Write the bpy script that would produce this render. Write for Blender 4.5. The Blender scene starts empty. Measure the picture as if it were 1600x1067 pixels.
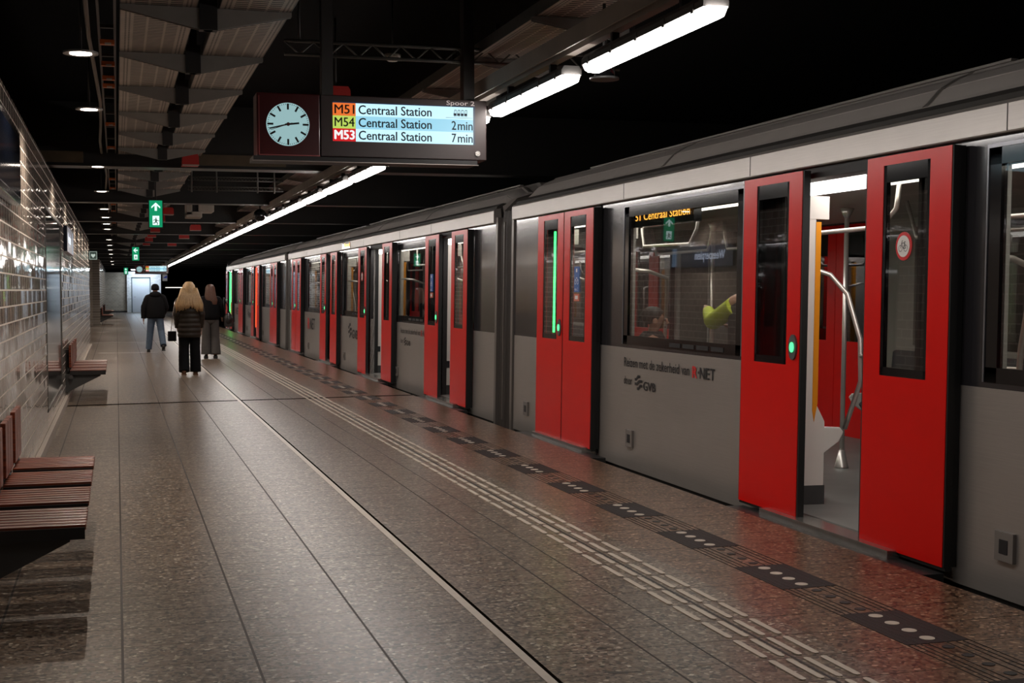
import bpy, bmesh, math, random
from mathutils import Vector, Matrix
random.seed(7)
SC = bpy.context.scene
COL = SC.collection
PI = math.pi

# ------------------------------------------------------------------ camera
cam_d = bpy.data.cameras.new('camera'); cam = bpy.data.objects.new('camera', cam_d); COL.objects.link(cam)
cam_d.sensor_width = 36.0; cam_d.lens = 2080.0 / 1600 * 36.0; cam_d.clip_start = .05; cam_d.clip_end = 400
F_, H_ = 2080.0, 1.55
yd = Vector((182 - 800, -(453.6 - 533.5), -F_)).normalized()
zz = yd.cross(Vector((-1, -.003, 0))).normalized()
if zz.y < 0: zz = -zz
xx = yd.cross(zz)
if xx.x < 0: xx = -xx
M = Matrix((xx, yd, zz)).to_4x4(); M.translation = Vector((0, 0, H_))
cam.matrix_world = M
SC.camera = cam
# ------------------------------------------------------------------ world, exposure
w = bpy.data.worlds.new('world'); SC.world = w; w.use_nodes = True
w.node_tree.nodes['Background'].inputs[0].default_value = (.01, .01, .012, 1)
w.node_tree.nodes['Background'].inputs[1].default_value = .3
SC.view_settings.view_transform = 'Standard'; SC.view_settings.look = 'None'
SC.view_settings.gamma = 1; SC.view_settings.use_curve_mapping = False
SC.view_settings.exposure = -0.12
try:
    SC.cycles.use_denoising = True; SC.cycles.max_bounces = 7; SC.cycles.sample_clamp_indirect = 4
    SC.cycles.diffuse_bounces = 3; SC.cycles.glossy_bounces = 4; SC.cycles.transparent_max_bounces = 16
    SC.cycles.caustics_reflective = False; SC.cycles.caustics_refractive = False
except Exception: pass
LAMP = 27.0      # strip lamp emission
DOWN = 14.0      # downlight emission
SPOT = 125.0       # downlight spot power, W
CARL = 6.0       # train ceiling light

# ------------------------------------------------------------------ materials
MATS = {}
def nt(name):
    m = bpy.data.materials.new(name); m.use_nodes = True
    t = m.node_tree; return m, t, t.nodes, t.links, t.nodes['Principled BSDF']
def mat(name, col, rough=.5, metal=0., spec=.5, coat=0., noise=0., nscale=8., emit=None, es=1., bump=0.):
    if name in MATS: return MATS[name]
    m, t, N, L, b = nt(name)
    b.inputs['Base Color'].default_value = (*col, 1); b.inputs['Roughness'].default_value = rough
    b.inputs['Metallic'].default_value = metal; b.inputs['Specular IOR Level'].default_value = spec
    b.inputs['Coat Weight'].default_value = coat; b.inputs['Coat Roughness'].default_value = .08
    tc = N.new('ShaderNodeTexCoord'); nz = N.new('ShaderNodeTexNoise'); nz.inputs['Scale'].default_value = nscale
    nz.inputs['Detail'].default_value = 4; L.new(tc.outputs['Object'], nz.inputs['Vector'])
    if noise > 0:
        mx = N.new('ShaderNodeMix'); mx.data_type = 'RGBA'
        mx.inputs[6].default_value = tuple(c * (1 - noise) for c in col) + (1,)
        mx.inputs[7].default_value = tuple(min(1, c * (1 + noise)) for c in col) + (1,)
        L.new(nz.outputs['Fac'], mx.inputs[0]); L.new(mx.outputs[2], b.inputs['Base Color'])
    if bump > 0:
        bp = N.new('ShaderNodeBump'); bp.inputs['Strength'].default_value = bump; bp.inputs['Distance'].default_value = .01
        L.new(nz.outputs['Fac'], bp.inputs['Height']); L.new(bp.outputs[0], b.inputs['Normal'])
    if emit:
        b.inputs['Emission Color'].default_value = (*emit, 1); b.inputs['Emission Strength'].default_value = es
    MATS[name] = m; return m
def emis(name, col, s): return mat(name, (.02, .02, .02), .4, emit=col, es=s)

black = mat('black_paint', (.012, .011, .011), .5, noise=.3)
rubber = mat('black_rubber', (.008, .008, .008), .6, noise=.2)
gloss_black = mat('gloss_black', (.006, .006, .007), .12, noise=.2)
dark_panel = mat('anthracite_train_panel', (.024, .023, .026), .25, .1, coat=.4, noise=.06)
red = mat('red_door_paint', (.70, .004, .002), .30, coat=.06, spec=.25, noise=.05, nscale=3)
steel = mat('brushed_steel', (.55, .52, .49), .25, .9, noise=.05)
pole_steel = mat('pole_steel', (.62, .58, .54), .3, .7)
galv = mat('galvanised_steel', (.12, .115, .105), .45, .55, noise=.3, nscale=20)
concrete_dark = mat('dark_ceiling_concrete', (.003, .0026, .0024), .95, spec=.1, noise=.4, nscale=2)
white_plastic = mat('white_plastic', (.72, .68, .63), .4, noise=.03)
orange = mat('orange_pole', (.80, .30, .012), .35)
white_paint = mat('white_marking', (.50, .44, .37), .45, noise=.12, nscale=30)
darkgrey = mat('dark_grey_plastic', (.05, .05, .05), .5, noise=.1)
maroon = mat('maroon_sign_case', (.055, .003, .004), .28, coat=.3, noise=.05)
signcase = mat('dark_brown_sign_face', (.036, .022, .021), .38)
ink = mat('ink', (.012, .012, .014), .5)
joint_black = mat('joint_black', (.006, .005, .004), 1.0, spec=0.)
navy_ink = mat('navy_lettering', (.0, .012, .03), .6)
redbox = mat('red_box_paint', (.40, .012, .008), .45, noise=.1)
beige = mat('beige_casing', (.36, .32, .27), .5, noise=.1)
skin = mat('skin', (.42, .22, .15), .55, noise=.1, nscale=20)

def brushed_silver():
    m, t, N, L, b = nt('silver_train_paint')
    b.inputs['Metallic'].default_value = .55; b.inputs['Roughness'].default_value = .36
    tc = N.new('ShaderNodeTexCoord'); mp = N.new('ShaderNodeMapping'); mp.inputs['Scale'].default_value = (40, 2.5, 160)
    nz = N.new('ShaderNodeTexNoise'); nz.inputs['Scale'].default_value = 1; nz.inputs['Detail'].default_value = 3
    L.new(tc.outputs['Object'], mp.inputs[0]); L.new(mp.outputs[0], nz.inputs['Vector'])
    mx = N.new('ShaderNodeMix'); mx.data_type = 'RGBA'
    mx.inputs[6].default_value = (.36, .335, .31, 1); mx.inputs[7].default_value = (.47, .44, .41, 1)
    L.new(nz.outputs['Fac'], mx.inputs[0])
    # slightly darker tone blended in by noise over the whole panel
    n2 = N.new('ShaderNodeTexNoise'); n2.inputs['Scale'].default_value = 3; L.new(tc.outputs['Object'], n2.inputs['Vector'])
    m2 = N.new('ShaderNodeMix'); m2.data_type = 'RGBA'; m2.inputs[7].default_value = (.30, .27, .24, 1)
    mul = N.new('ShaderNodeMath'); mul.operation = 'MULTIPLY'; mul.inputs[1].default_value = .35
    L.new(n2.outputs['Fac'], mul.inputs[0]); L.new(mul.outputs[0], m2.inputs[0]); L.new(mx.outputs[2], m2.inputs[6])
    L.new(m2.outputs[2], b.inputs['Base Color'])
    bp = N.new('ShaderNodeBump'); bp.inputs['Strength'].default_value = .03; L.new(nz.outputs['Fac'], bp.inputs['Height'])
    L.new(bp.outputs[0], b.inputs['Normal']); return m
silver = brushed_silver()

def glass_mat(name, tint, rough=.015, refl=1.0):
    m = bpy.data.materials.new(name); m.use_nodes = True; N = m.node_tree.nodes; L = m.node_tree.links
    N.clear(); out = N.new('ShaderNodeOutputMaterial'); tr = N.new('ShaderNodeBsdfTransparent'); gl = N.new('ShaderNodeBsdfGlossy')
    tr.inputs[0].default_value = (*tint, 1); gl.inputs['Roughness'].default_value = rough; gl.inputs[0].default_value = (.95, .95, 1, 1)
    fr = N.new('ShaderNodeFresnel'); fr.inputs['IOR'].default_value = 1.52
    mu = N.new('ShaderNodeMath'); mu.operation = 'MULTIPLY'; mu.inputs[1].default_value = 1.35 * refl; mu.use_clamp = True
    mx = N.new('ShaderNodeMixShader'); L.new(fr.outputs[0], mu.inputs[0])
    ge = N.new('ShaderNodeNewGeometry'); inv = N.new('ShaderNodeMath'); inv.operation = 'SUBTRACT'; inv.inputs[0].default_value = 1; L.new(ge.outputs['Backfacing'], inv.inputs[1])
    m2 = N.new('ShaderNodeMath'); m2.operation = 'MULTIPLY'; L.new(mu.outputs[0], m2.inputs[0]); L.new(inv.outputs[0], m2.inputs[1]); L.new(m2.outputs[0], mx.inputs[0])
    L.new(tr.outputs[0], mx.inputs[1]); L.new(gl.outputs[0], mx.inputs[2]); L.new(mx.outputs[0], out.inputs[0]); return m
glass = glass_mat('tinted_train_glass', (.72, .72, .69))
screen_glass = glass_mat('clear_screen_glass', (.8, .82, .8), refl=.8)

def nmath(N, L, op, a, b=None, clamp=False):
    n = N.new('ShaderNodeMath'); n.operation = op; n.use_clamp = clamp
    for i, v in enumerate((a, b)):
        if v is None: continue
        if isinstance(v, (int, float)): n.inputs[i].default_value = v
        else: L.new(v, n.inputs[i])
    return n.outputs[0]
def gridline(N, L, coord, period, offset, width):
    a = nmath(N, L, 'SUBTRACT', coord, offset); a = nmath(N, L, 'DIVIDE', a, period)
    a = nmath(N, L, 'ADD', a, .5); f = nmath(N, L, 'FRACT', a); f = nmath(N, L, 'SUBTRACT', f, .5)
    f = nmath(N, L, 'ABSOLUTE', f); return nmath(N, L, 'LESS_THAN', f, width / period / 2)

def floor_mat():
    m, t, N, L, b = nt('terrazzo_platform_slabs')
    g = N.new('ShaderNodeNewGeometry'); sp = N.new('ShaderNodeSeparateXYZ'); L.new(g.outputs['Position'], sp.inputs[0])
    X, Y = sp.outputs[0], sp.outputs[1]
    v = N.new('ShaderNodeTexVoronoi'); v.inputs['Scale'].default_value = 62; L.new(g.outputs['Position'], v.inputs['Vector'])
    cr = N.new('ShaderNodeValToRGB'); e = cr.color_ramp; e.interpolation = 'CONSTANT'
    vs = N.new('ShaderNodeSeparateColor'); L.new(v.outputs['Color'], vs.inputs[0])
    cols = [(0, (.035, .024, .018)), (.16, (.12, .09, .068)), (.34, (.235, .185, .145)), (.60, (.30, .245, .20)), (.80, (.20, .14, .10)), (.92, (.52, .45, .37)), (.985, (.80, .72, .62))]
    e.elements[0].position = 0; e.elements[0].color = (*cols[0][1], 1); e.elements[1].position = cols[1][0]; e.elements[1].color = (*cols[1][1], 1)
    for p, c in cols[2:]:
        k = e.elements.new(p); k.color = (*c, 1)
    L.new(vs.outputs[0], cr.inputs[0])
    nz = N.new('ShaderNodeTexNoise'); nz.inputs['Scale'].default_value = 26; nz.inputs['Detail'].default_value = 6; L.new(g.outputs['Position'], nz.inputs['Vector'])
    mx = N.new('ShaderNodeMix'); mx.data_type = 'RGBA'; mx.blend_type = 'OVERLAY'; mx.inputs[0].default_value = .9
    L.new(cr.outputs[0], mx.inputs[6]); L.new(nz.outputs['Fac'], mx.inputs[7])
    # large patches of wear
    n3 = N.new('ShaderNodeTexNoise'); n3.inputs['Scale'].default_value = .8; n3.inputs['Detail'].default_value = 3; L.new(g.outputs['Position'], n3.inputs['Vector'])
    hs = N.new('ShaderNodeHueSaturation'); L.new(mx.outputs[2], hs.inputs['Color'])
    vv = nmath(N, L, 'MULTIPLY', n3.outputs['Fac'], .26); vv = nmath(N, L, 'ADD', vv, .48); L.new(vv, hs.inputs['Value']); hs.inputs['Saturation'].default_value = 1.25
    # redder granite strip along the edge, red bounce from the doors painted in
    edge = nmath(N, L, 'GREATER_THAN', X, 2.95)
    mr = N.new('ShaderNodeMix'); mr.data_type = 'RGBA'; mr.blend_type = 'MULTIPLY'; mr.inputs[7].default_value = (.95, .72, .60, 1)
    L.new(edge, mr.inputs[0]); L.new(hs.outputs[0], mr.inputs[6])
    # joints
    lx = gridline(N, L, X, .537, 0.003, .011); ly = gridline(N, L, Y, .331, .01, .007)
    d = nmath(N, L, 'MULTIPLY', nmath(N, L, 'LESS_THAN', X, 2.45), lx)
    j = nmath(N, L, 'MAXIMUM', d, nmath(N, L, 'MULTIPLY', ly, .75))
    mj = N.new('ShaderNodeMix'); mj.data_type = 'RGBA'; mj.inputs[7].default_value = (.022, .014, .010, 1)
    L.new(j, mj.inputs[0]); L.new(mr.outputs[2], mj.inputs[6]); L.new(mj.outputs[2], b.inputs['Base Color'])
    rr = nmath(N, L, 'MULTIPLY', n3.outputs['Fac'], .04); rr = nmath(N, L, 'ADD', rr, .29); rr = nmath(N, L, 'ADD', rr, nmath(N, L, 'MULTIPLY', j, .3)); L.new(rr, b.inputs['Roughness'])
    b.inputs['Specular IOR Level'].default_value = .42
    return m
def tile_mat(name, axis='Y', glaze=.12, col=(.33, .285, .245), tw=.215, th=.111):
    m, t, N, L, b = nt(name)
    g = N.new('ShaderNodeNewGeometry'); sp = N.new('ShaderNodeSeparateXYZ'); L.new(g.outputs['Position'], sp.inputs[0])
    U = sp.outputs[1] if axis == 'Y' else sp.outputs[0]
    cb = N.new('ShaderNodeCombineXYZ'); L.new(U, cb.inputs[0]); L.new(sp.outputs[2], cb.inputs[1])
    br = N.new('ShaderNodeTexBrick'); L.new(cb.outputs[0], br.inputs['Vector']); br.inputs['Scale'].default_value = 1
    br.inputs['Brick Width'].default_value = tw; br.inputs['Row Height'].default_value = th; br.inputs['Mortar Size'].default_value = .0055
    br.inputs['Mortar Smooth'].default_value = .1; br.inputs['Bias'].default_value = 0
    br.inputs['Color1'].default_value = (*[c * .82 for c in col], 1); br.inputs['Color2'].default_value = (*[min(1, c * 1.12) for c in col], 1)
    br.inputs['Mortar'].default_value = (.60, .55, .49, 1)
    mp = N.new('ShaderNodeMapping'); mp.inputs['Scale'].default_value = (1, .35, 1); L.new(g.outputs['Position'], mp.inputs[0])
    nz = N.new('ShaderNodeTexNoise'); nz.inputs['Scale'].default_value = 7; nz.inputs['Detail'].default_value = 3; L.new(mp.outputs[0], nz.inputs['Vector'])
    L.new(br.outputs['Color'], b.inputs['Base Color'])
    rg = nmath(N, L, 'MULTIPLY', br.outputs['Fac'], .5); rg = nmath(N, L, 'ADD', rg, glaze); L.new(rg, b.inputs['Roughness'])
    bp = N.new('ShaderNodeBump'); bp.inputs['Strength'].default_value = .35; bp.inputs['Distance'].default_value = .006; L.new(nz.outputs['Fac'], bp.inputs['Height'])
    b2 = N.new('ShaderNodeBump'); b2.invert = True; b2.inputs['Strength'].default_value = .6; b2.inputs['Distance'].default_value = .003
    row = nmath(N, L, 'FLOOR', nmath(N, L, 'DIVIDE', sp.outputs[2], th))
    sh = nmath(N, L, 'MULTIPLY', nmath(N, L, 'MODULO', row, 2), .5)
    cell = nmath(N, L, 'FLOOR', nmath(N, L, 'ADD', nmath(N, L, 'DIVIDE', U, tw), sh))
    c3 = N.new('ShaderNodeCombineXYZ'); L.new(cell, c3.inputs[0]); L.new(row, c3.inputs[1])
    wn = N.new('ShaderNodeTexWhiteNoise'); wn.noise_dimensions = '2D'; L.new(c3.outputs[0], wn.inputs['Vector'])
    va = N.new('ShaderNodeVectorMath'); va.operation = 'SUBTRACT'; L.new(wn.outputs['Color'], va.inputs[0]); va.inputs[1].default_value = (.5, .5, .5)
    vb = N.new('ShaderNodeVectorMath'); vb.operation = 'SCALE'; L.new(va.outputs[0], vb.inputs[0]); vb.inputs['Scale'].default_value = .035
    vc = N.new('ShaderNodeVectorMath'); vc.operation = 'ADD'; L.new(g.outputs['Normal'], vc.inputs[0]); L.new(vb.outputs[0], vc.inputs[1])
    vn = N.new('ShaderNodeVectorMath'); vn.operation = 'NORMALIZE'; L.new(vc.outputs[0], vn.inputs[0]); L.new(vn.outputs[0], bp.inputs['Normal'])
    L.new(br.outputs['Fac'], b2.inputs['Height']); L.new(bp.outputs[0], b2.inputs['Normal']); L.new(b2.outputs[0], b.inputs['Normal'])
    b.inputs['Specular IOR Level'].default_value = .6
    return m
def wood_mat():
    m, t, N, L, b = nt('varnished_reddish_wood')
    tc = N.new('ShaderNodeTexCoord'); mp = N.new('ShaderNodeMapping'); mp.inputs['Scale'].default_value = (3, 60, 60)
    L.new(tc.outputs['Object'], mp.inputs[0]); nz = N.new('ShaderNodeTexNoise'); nz.inputs['Scale'].default_value = 1; nz.inputs['Detail'].default_value = 5
    L.new(mp.outputs[0], nz.inputs['Vector']); cr = N.new('ShaderNodeValToRGB')
    cr.color_ramp.elements[0].color = (.04, .007, .003, 1); cr.color_ramp.elements[1].color = (.25, .048, .014, 1)
    cr.color_ramp.elements[0].position = .3; cr.color_ramp.elements[1].position = .72
    L.new(nz.outputs['Fac'], cr.inputs[0]); L.new(cr.outputs[0], b.inputs['Base Color'])
    b.inputs['Roughness'].default_value = .34; b.inputs['Coat Weight'].default_value = .08; return m
def tray_mat(w_=.41):
    m, t, N, L, b = nt('perforated_galvanised_tray')
    tc = N.new('ShaderNodeTexCoord'); sp = N.new('ShaderNodeSeparateXYZ'); L.new(tc.outputs['Object'], sp.inputs[0])
    X, Y = sp.outputs[0], sp.outputs[1]
    row = gridline(N, L, Y, .050, 0, .022)
    col = gridline(N, L, X, .105, .05, .014)
    slots = nmath(N, L, 'MULTIPLY', row, nmath(N, L, 'SUBTRACT', 1, col))
    inner = nmath(N, L, 'MULTIPLY', nmath(N, L, 'GREATER_THAN', X, .075), nmath(N, L, 'LESS_THAN', X, w_ - .075))
    def band(c, h): return nmath(N, L, 'LESS_THAN', nmath(N, L, 'ABSOLUTE', nmath(N, L, 'SUBTRACT', X, c)), h)
    cols = band(.030, .005)
    for c in (.052, w_ - .030, w_ - .052): cols = nmath(N, L, 'MAXIMUM', cols, band(c, .005))
    holes = nmath(N, L, 'MULTIPLY', cols, gridline(N, L, Y, .030, 0, .018))
    h = nmath(N, L, 'MAXIMUM', nmath(N, L, 'MULTIPLY', slots, inner), holes)
    n = N.new('ShaderNodeTexNoise'); n.inputs['Scale'].default_value = 4; L.new(tc.outputs['Object'], n.inputs['Vector'])
    m0 = N.new('ShaderNodeMix'); m0.data_type = 'RGBA'; m0.inputs[6].default_value = (.32, .285, .25, 1); m0.inputs[7].default_value = (.55, .49, .43, 1); L.new(n.outputs['Fac'], m0.inputs[0])
    mx = N.new('ShaderNodeMix'); mx.data_type = 'RGBA'; L.new(m0.outputs[2], mx.inputs[6]); mx.inputs[7].default_value = (.008, .007, .007, 1)
    L.new(h, mx.inputs[0]); L.new(mx.outputs[2], b.inputs['Base Color'])
    b.inputs['Roughness'].default_value = .5; b.inputs['Metallic'].default_value = .3; return m
M_floor = floor_mat(); M_tile = tile_mat('glazed_wall_tiles', 'Y', .07)
M_tile_x = tile_mat('cream_end_wall_tiles', 'X', .3, (.42, .35, .28)); M_tile_white = tile_mat('white_end_wall_tiles', 'X', .3, (.72, .72, .74))
wood = wood_mat(); M_tray = tray_mat()

# ------------------------------------------------------------------ mesh helpers
def bm_new(): return bmesh.new()
def bx(b, x0, x1, y0, y1, z0, z1, mi=0):
    vs = [b.verts.new((x, y, z)) for z in (z0, z1) for y in (y0, y1) for x in (x0, x1)]
    for f in ((0, 2, 3, 1), (4, 5, 7, 6), (0, 1, 5, 4), (2, 6, 7, 3), (0, 4, 6, 2), (1, 3, 7, 5)):
        fc = b.faces.new([vs[i] for i in f]); fc.material_index = mi
    return vs
def prism(b, pts, y0, y1, mi=0, axis='Y'):
    """extrude a closed 2-D outline; axis Y: pts=(x,z); axis X: pts=(y,z); axis Z: pts=(x,y)"""
    def P(p, t): return {'Y': (p[0], t, p[1]), 'X': (t, p[0], p[1]), 'Z': (p[0], p[1], t)}[axis]
    a = [b.verts.new(P(p, y0)) for p in pts]; c = [b.verts.new(P(p, y1)) for p in pts]; n = len(pts)
    fs = [b.faces.new(a), b.faces.new(c[::-1])]
    for i in range(n): fs.append(b.faces.new((a[i], c[i], c[(i + 1) % n], a[(i + 1) % n])))
    for f in fs: f.material_index = mi
    return fs
def tube(b, pts, r, seg=10, mi=0, caps=True, smooth=True):
    pts = [Vector(p) for p in pts]; rings = []; n = len(pts)
    rs = r if isinstance(r, (list, tuple)) else [r] * n
    prev = None
    for i, p in enumerate(pts):
        d = (pts[min(i + 1, n - 1)] - pts[max(i - 1, 0)]).normalized()
        if prev is None:
            u = d.orthogonal().normalized()
        else:
            u = (prev - d * prev.dot(d)).normalized()
        prev = u; v = d.cross(u)
        rings.append([b.verts.new(p + (u * math.cos(2 * PI * k / seg) + v * math.sin(2 * PI * k / seg)) * rs[i]) for k in range(seg)])
    for i in range(n - 1):
        for k in range(seg):
            f = b.faces.new((rings[i][k], rings[i][(k + 1) % seg], rings[i + 1][(k + 1) % seg], rings[i + 1][k])); f.smooth = smooth; f.material_index = mi
    if caps:
        f = b.faces.new(rings[0][::-1]); f.material_index = mi; f = b.faces.new(rings[-1]); f.material_index = mi
def loft(b, rings, seg=20, mi=0, caps=True):
    """rings: (cx,cy,cz,rx,ry[,tiltx]) ellipses stacked"""
    R = []
    for q in rings:
        cx, cy, cz, rx, ry = q[:5]
        R.append([b.verts.new((cx + rx * math.cos(2 * PI * k / seg), cy + ry * math.sin(2 * PI * k / seg), cz + (q[5] * math.sin(2 * PI * k / seg) if len(q) > 5 else 0))) for k in range(seg)])
    for i in range(len(R) - 1):
        for k in range(seg):
            f = b.faces.new((R[i][k], R[i][(k + 1) % seg], R[i + 1][(k + 1) % seg], R[i + 1][k])); f.smooth = True; f.material_index = mi
    if caps:
        b.faces.new(R[0][::-1]).material_index = mi; b.faces.new(R[-1]).material_index = mi
def disc(b, c, r, axis='Y', t=.003, seg=32, mi=0, r2=None):
    c = Vector(c); r2 = r2 or r
    pts = [(r * math.cos(2 * PI * k / seg), r2 * math.sin(2 * PI * k / seg)) for k in range(seg)]
    if axis == 'Y': prism(b, [(c.x + p[0], c.z + p[1]) for p in pts], c.y - t / 2, c.y + t / 2, mi, 'Y')
    elif axis == 'X': prism(b, [(c.y + p[0], c.z + p[1]) for p in pts], c.x - t / 2, c.x + t / 2, mi, 'X')
    else: prism(b, [(c.x + p[0], c.y + p[1]) for p in pts], c.z - t / 2, c.z + t / 2, mi, 'Z')
def sphere(b, c, r, sx=1, sy=1, sz=1, seg=16, mi=0):
    res = bmesh.ops.create_uvsphere(b, u_segments=seg, v_segments=max(6, seg // 2), radius=r)
    fs = set()
    for v in res['verts']:
        v.co = Vector((v.co.x * sx + c[0], v.co.y * sy + c[1], v.co.z * sz + c[2])); fs.update(v.link_faces)
    for f in fs: f.smooth = True; f.material_index = mi
def obj(name, b, mats, parent=None, bevel=0., sub=0, recalc=True):
    if recalc: bmesh.ops.recalc_face_normals(b, faces=b.faces)
    me = bpy.data.meshes.new(name); b.to_mesh(me); b.free()
    for m in (mats if isinstance(mats, (list, tuple)) else [mats]): me.materials.append(m)
    o = bpy.data.objects.new(name, me); COL.objects.link(o)
    if parent: o.parent = parent
    if bevel:
        md = o.modifiers.new('bevel', 'BEVEL'); md.width = bevel; md.segments = 2; md.limit_method = 'ANGLE'
    if sub:
        md = o.modifiers.new('sub', 'SUBSURF'); md.levels = sub; md.render_levels = sub
    return o
def box_obj(name, dims, m, parent=None, bevel=0.):
    b = bm_new(); bx(b, *dims); return obj(name, b, m, parent, bevel)
def tag(o, label, cat, group=None, kind=None):
    if label: o['label'] = label
    if cat: o['category'] = cat
    if group: o['group'] = group
    if kind: o['kind'] = kind
    return o
def thing(name, label, cat, loc=(0, 0, 0), group=None, rotz=0):
    o = bpy.data.objects.new(name, None); COL.objects.link(o); o.location = loc; o.rotation_euler = (0, 0, rotz)
    o.empty_display_size = .1
    return tag(o, label, cat, group)
def struct(name, b, m, parent=None, **k):
    o = obj(name, b, m, parent, **k); o['kind'] = 'structure'; return o
def copy_tree(o, parent=None):
    c = o.copy(); COL.objects.link(c)
    if parent is not None: c.parent = parent
    for ch in list(o.children): copy_tree(ch, c)
    return c
def text_bm(b, s, origin, U, V, width=None, height=None, bold=0., mi=0, depth=.002, align='L', cap=None):
    """letters set flat on a surface: origin = lower left of the text, U reading direction, V up"""
    cu = bpy.data.curves.new('t', 'FONT'); cu.body = s; cu.size = 1; cu.extrude = 0; cu.resolution_u = 3
    o = bpy.data.objects.new('t', cu); COL.objects.link(o)
    dg = bpy.context.evaluated_depsgraph_get(); me = bpy.data.meshes.new_from_object(o.evaluated_get(dg))
    bpy.data.objects.remove(o); bpy.data.curves.remove(cu)
    xs = [v.co.x for v in me.vertices]; ys = [v.co.y for v in me.vertices]
    x0, x1 = min(xs), max(xs); y0, y1 = min(ys), max(ys)
    hh = cap if cap else (y1 - y0); base = 0 if cap else y0
    su = width / (x1 - x0) if width else None; sv = height / hh if height else None
    if su is None: su = sv
    if sv is None: sv = su
    origin, U, V = Vector(origin), Vector(U), Vector(V); n = U.cross(V)
    off = -(x1 - x0) * su if align == 'R' else 0
    k = bold * .8; stamps = [(0, 0)] if bold <= 0 else [(-k, 0), (k, 0), (0, -k * .6), (0, k * .6)]
    for ii, (dx, dy) in enumerate(stamps):
        vs = [b.verts.new(origin + U * ((v.co.x + dx - x0) * su + off) + V * ((v.co.y + dy - base) * sv) + n * (depth + ii * .00005)) for v in me.vertices]
        for p in me.polygons:
            try: b.faces.new([vs[i] for i in p.vertices]).material_index = mi
            except ValueError: pass
    bpy.data.meshes.remove(me)
def poly_on(b, pts, origin, U, V, depth=.002, mi=0):
    origin, U, V = Vector(origin), Vector(U), Vector(V); n = U.cross(V)
    f = b.faces.new([b.verts.new(origin + U * p[0] + V * p[1] + n * depth) for p in pts]); f.material_index = mi
def label_obj(name, b, mats, parent): return obj(name, b, mats, parent, recalc=False)

# ================================================================== SETTING
YE = 97.0
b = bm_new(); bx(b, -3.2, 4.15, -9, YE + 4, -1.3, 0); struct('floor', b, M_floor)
b = bm_new(); bx(b, 4.15, 12.0, -9, 140, -1.35, -1.12); struct('floor_track', b, mat('track_ballast', (.03, .026, .022), .9, noise=.5, nscale=15, bump=.5))
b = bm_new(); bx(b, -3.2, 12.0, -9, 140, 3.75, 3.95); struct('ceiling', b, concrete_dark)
b = bm_new(); bx(b, 10.5, 10.8, -9, 140, -1.2, 3.75); struct('wall_right', b, mat('tunnel_wall', (.010, .009, .008), .85, noise=.4, nscale=3))
b = bm_new(); bx(b, -3.2, 12, 139.7, 140, -1.3, 3.75); struct('wall_tunnel_end', b, concrete_dark)
b = bm_new(); bx(b, -3.2, 12, -9.3, -9, -1.3, 3.75); struct('wall_back', b, mat('rear_hall_wall', (.04, .036, .032), .7, noise=.2))
# left tiled wall, first run, with the recess behind the glass panel
b = bm_new()
bx(b, -1.0, -.70, -9, 14.62, .0, 2.92); bx(b, -1.0, -.70, 18.55, 38.0, .0, 2.92)
bx(b, -1.0, -.70, 14.62, 18.55, 2.43, 2.92); bx(b, -1.0, -.70, 14.62, 18.55, 0, .28)
bx(b, -1.0, -.75, 14.62, 18.55, .28, 2.43)
bx(b, -1.0, -.70, 61, YE, 0, 2.92)
struct('wall_left', b, M_tile)
b = bm_new(); bx(b, -3.2, -1.002, 61, 61.3, 0, 2.92); bx(b, -3.2, -1.0, YE + 1.3, YE + 1.6, 0, 2.8); struct('wall_niche', b, M_tile_x)
b = bm_new(); bx(b, -3.2, -2.9, -9, YE + 4, 0, 3.75); struct('wall_far_left', b, mat('niche_wall', (.02, .018, .016), .8, noise=.3))
b = bm_new(); bx(b, -1.0, .70, YE, YE + .3, 0, 2.80); struct('wall_end', b, M_tile_x)
b = bm_new()
bx(b, .70, .99, YE - .25, YE + .3, 0, 2.86); bx(b, 2.30, 3.0, YE - .25, YE + .3, 0, 2.86); bx(b, .99, 2.30, YE - .25, YE + .3, 2.47, 2.86)
bx(b, .70, 3.0, YE + .3, YE + 3.5, 0, 2.86)
struct('wall_service_room', b, M_tile_white)
b = bm_new()
bx(b, -.70, -.655, -9, 38.0, 0, .10); bx(b, -.70, -.655, 61, YE, 0, .10)
struct('baseboard_left', b, mat('concrete_plinth', (.30, .26, .22), .6, noise=.2, nscale=10), bevel=.005)
b = bm_new(); bx(b, -.65, .99, YE - .03, YE, 0, .12); struct('baseboard_end', b, darkgrey)
# door of the service room
d = bpy.data.objects.new('door_1', None); COL.objects.link(d); d.location = (.99, YE - .2, 0); d['kind'] = 'structure'
b = bm_new(); bx(b, 0, .07, -.06, .1, 0, 2.47); bx(b, 1.24, 1.31, -.06, .1, 0, 2.47); bx(b, 0, 1.31, -.06, .1, 2.40, 2.47); obj('door_frame', b, mat('grey_green_frame', (.10, .13, .14), .5), d)
b = bm_new(); bx(b, .07, 1.24, 0, .05, 0.01, 2.40); bx(b, .12, 1.19, -.012, 0, .92, .94); obj('door_leaf', b, mat('pale_door_leaf', (.62, .64, .70), .35, noise=.05), d)
b = bm_new(); tube(b, [(.16, -.02, 1.08), (.16, -.07, 1.08), (.30, -.07, 1.08)], .012); obj('door_handle', b, steel, d)
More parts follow.
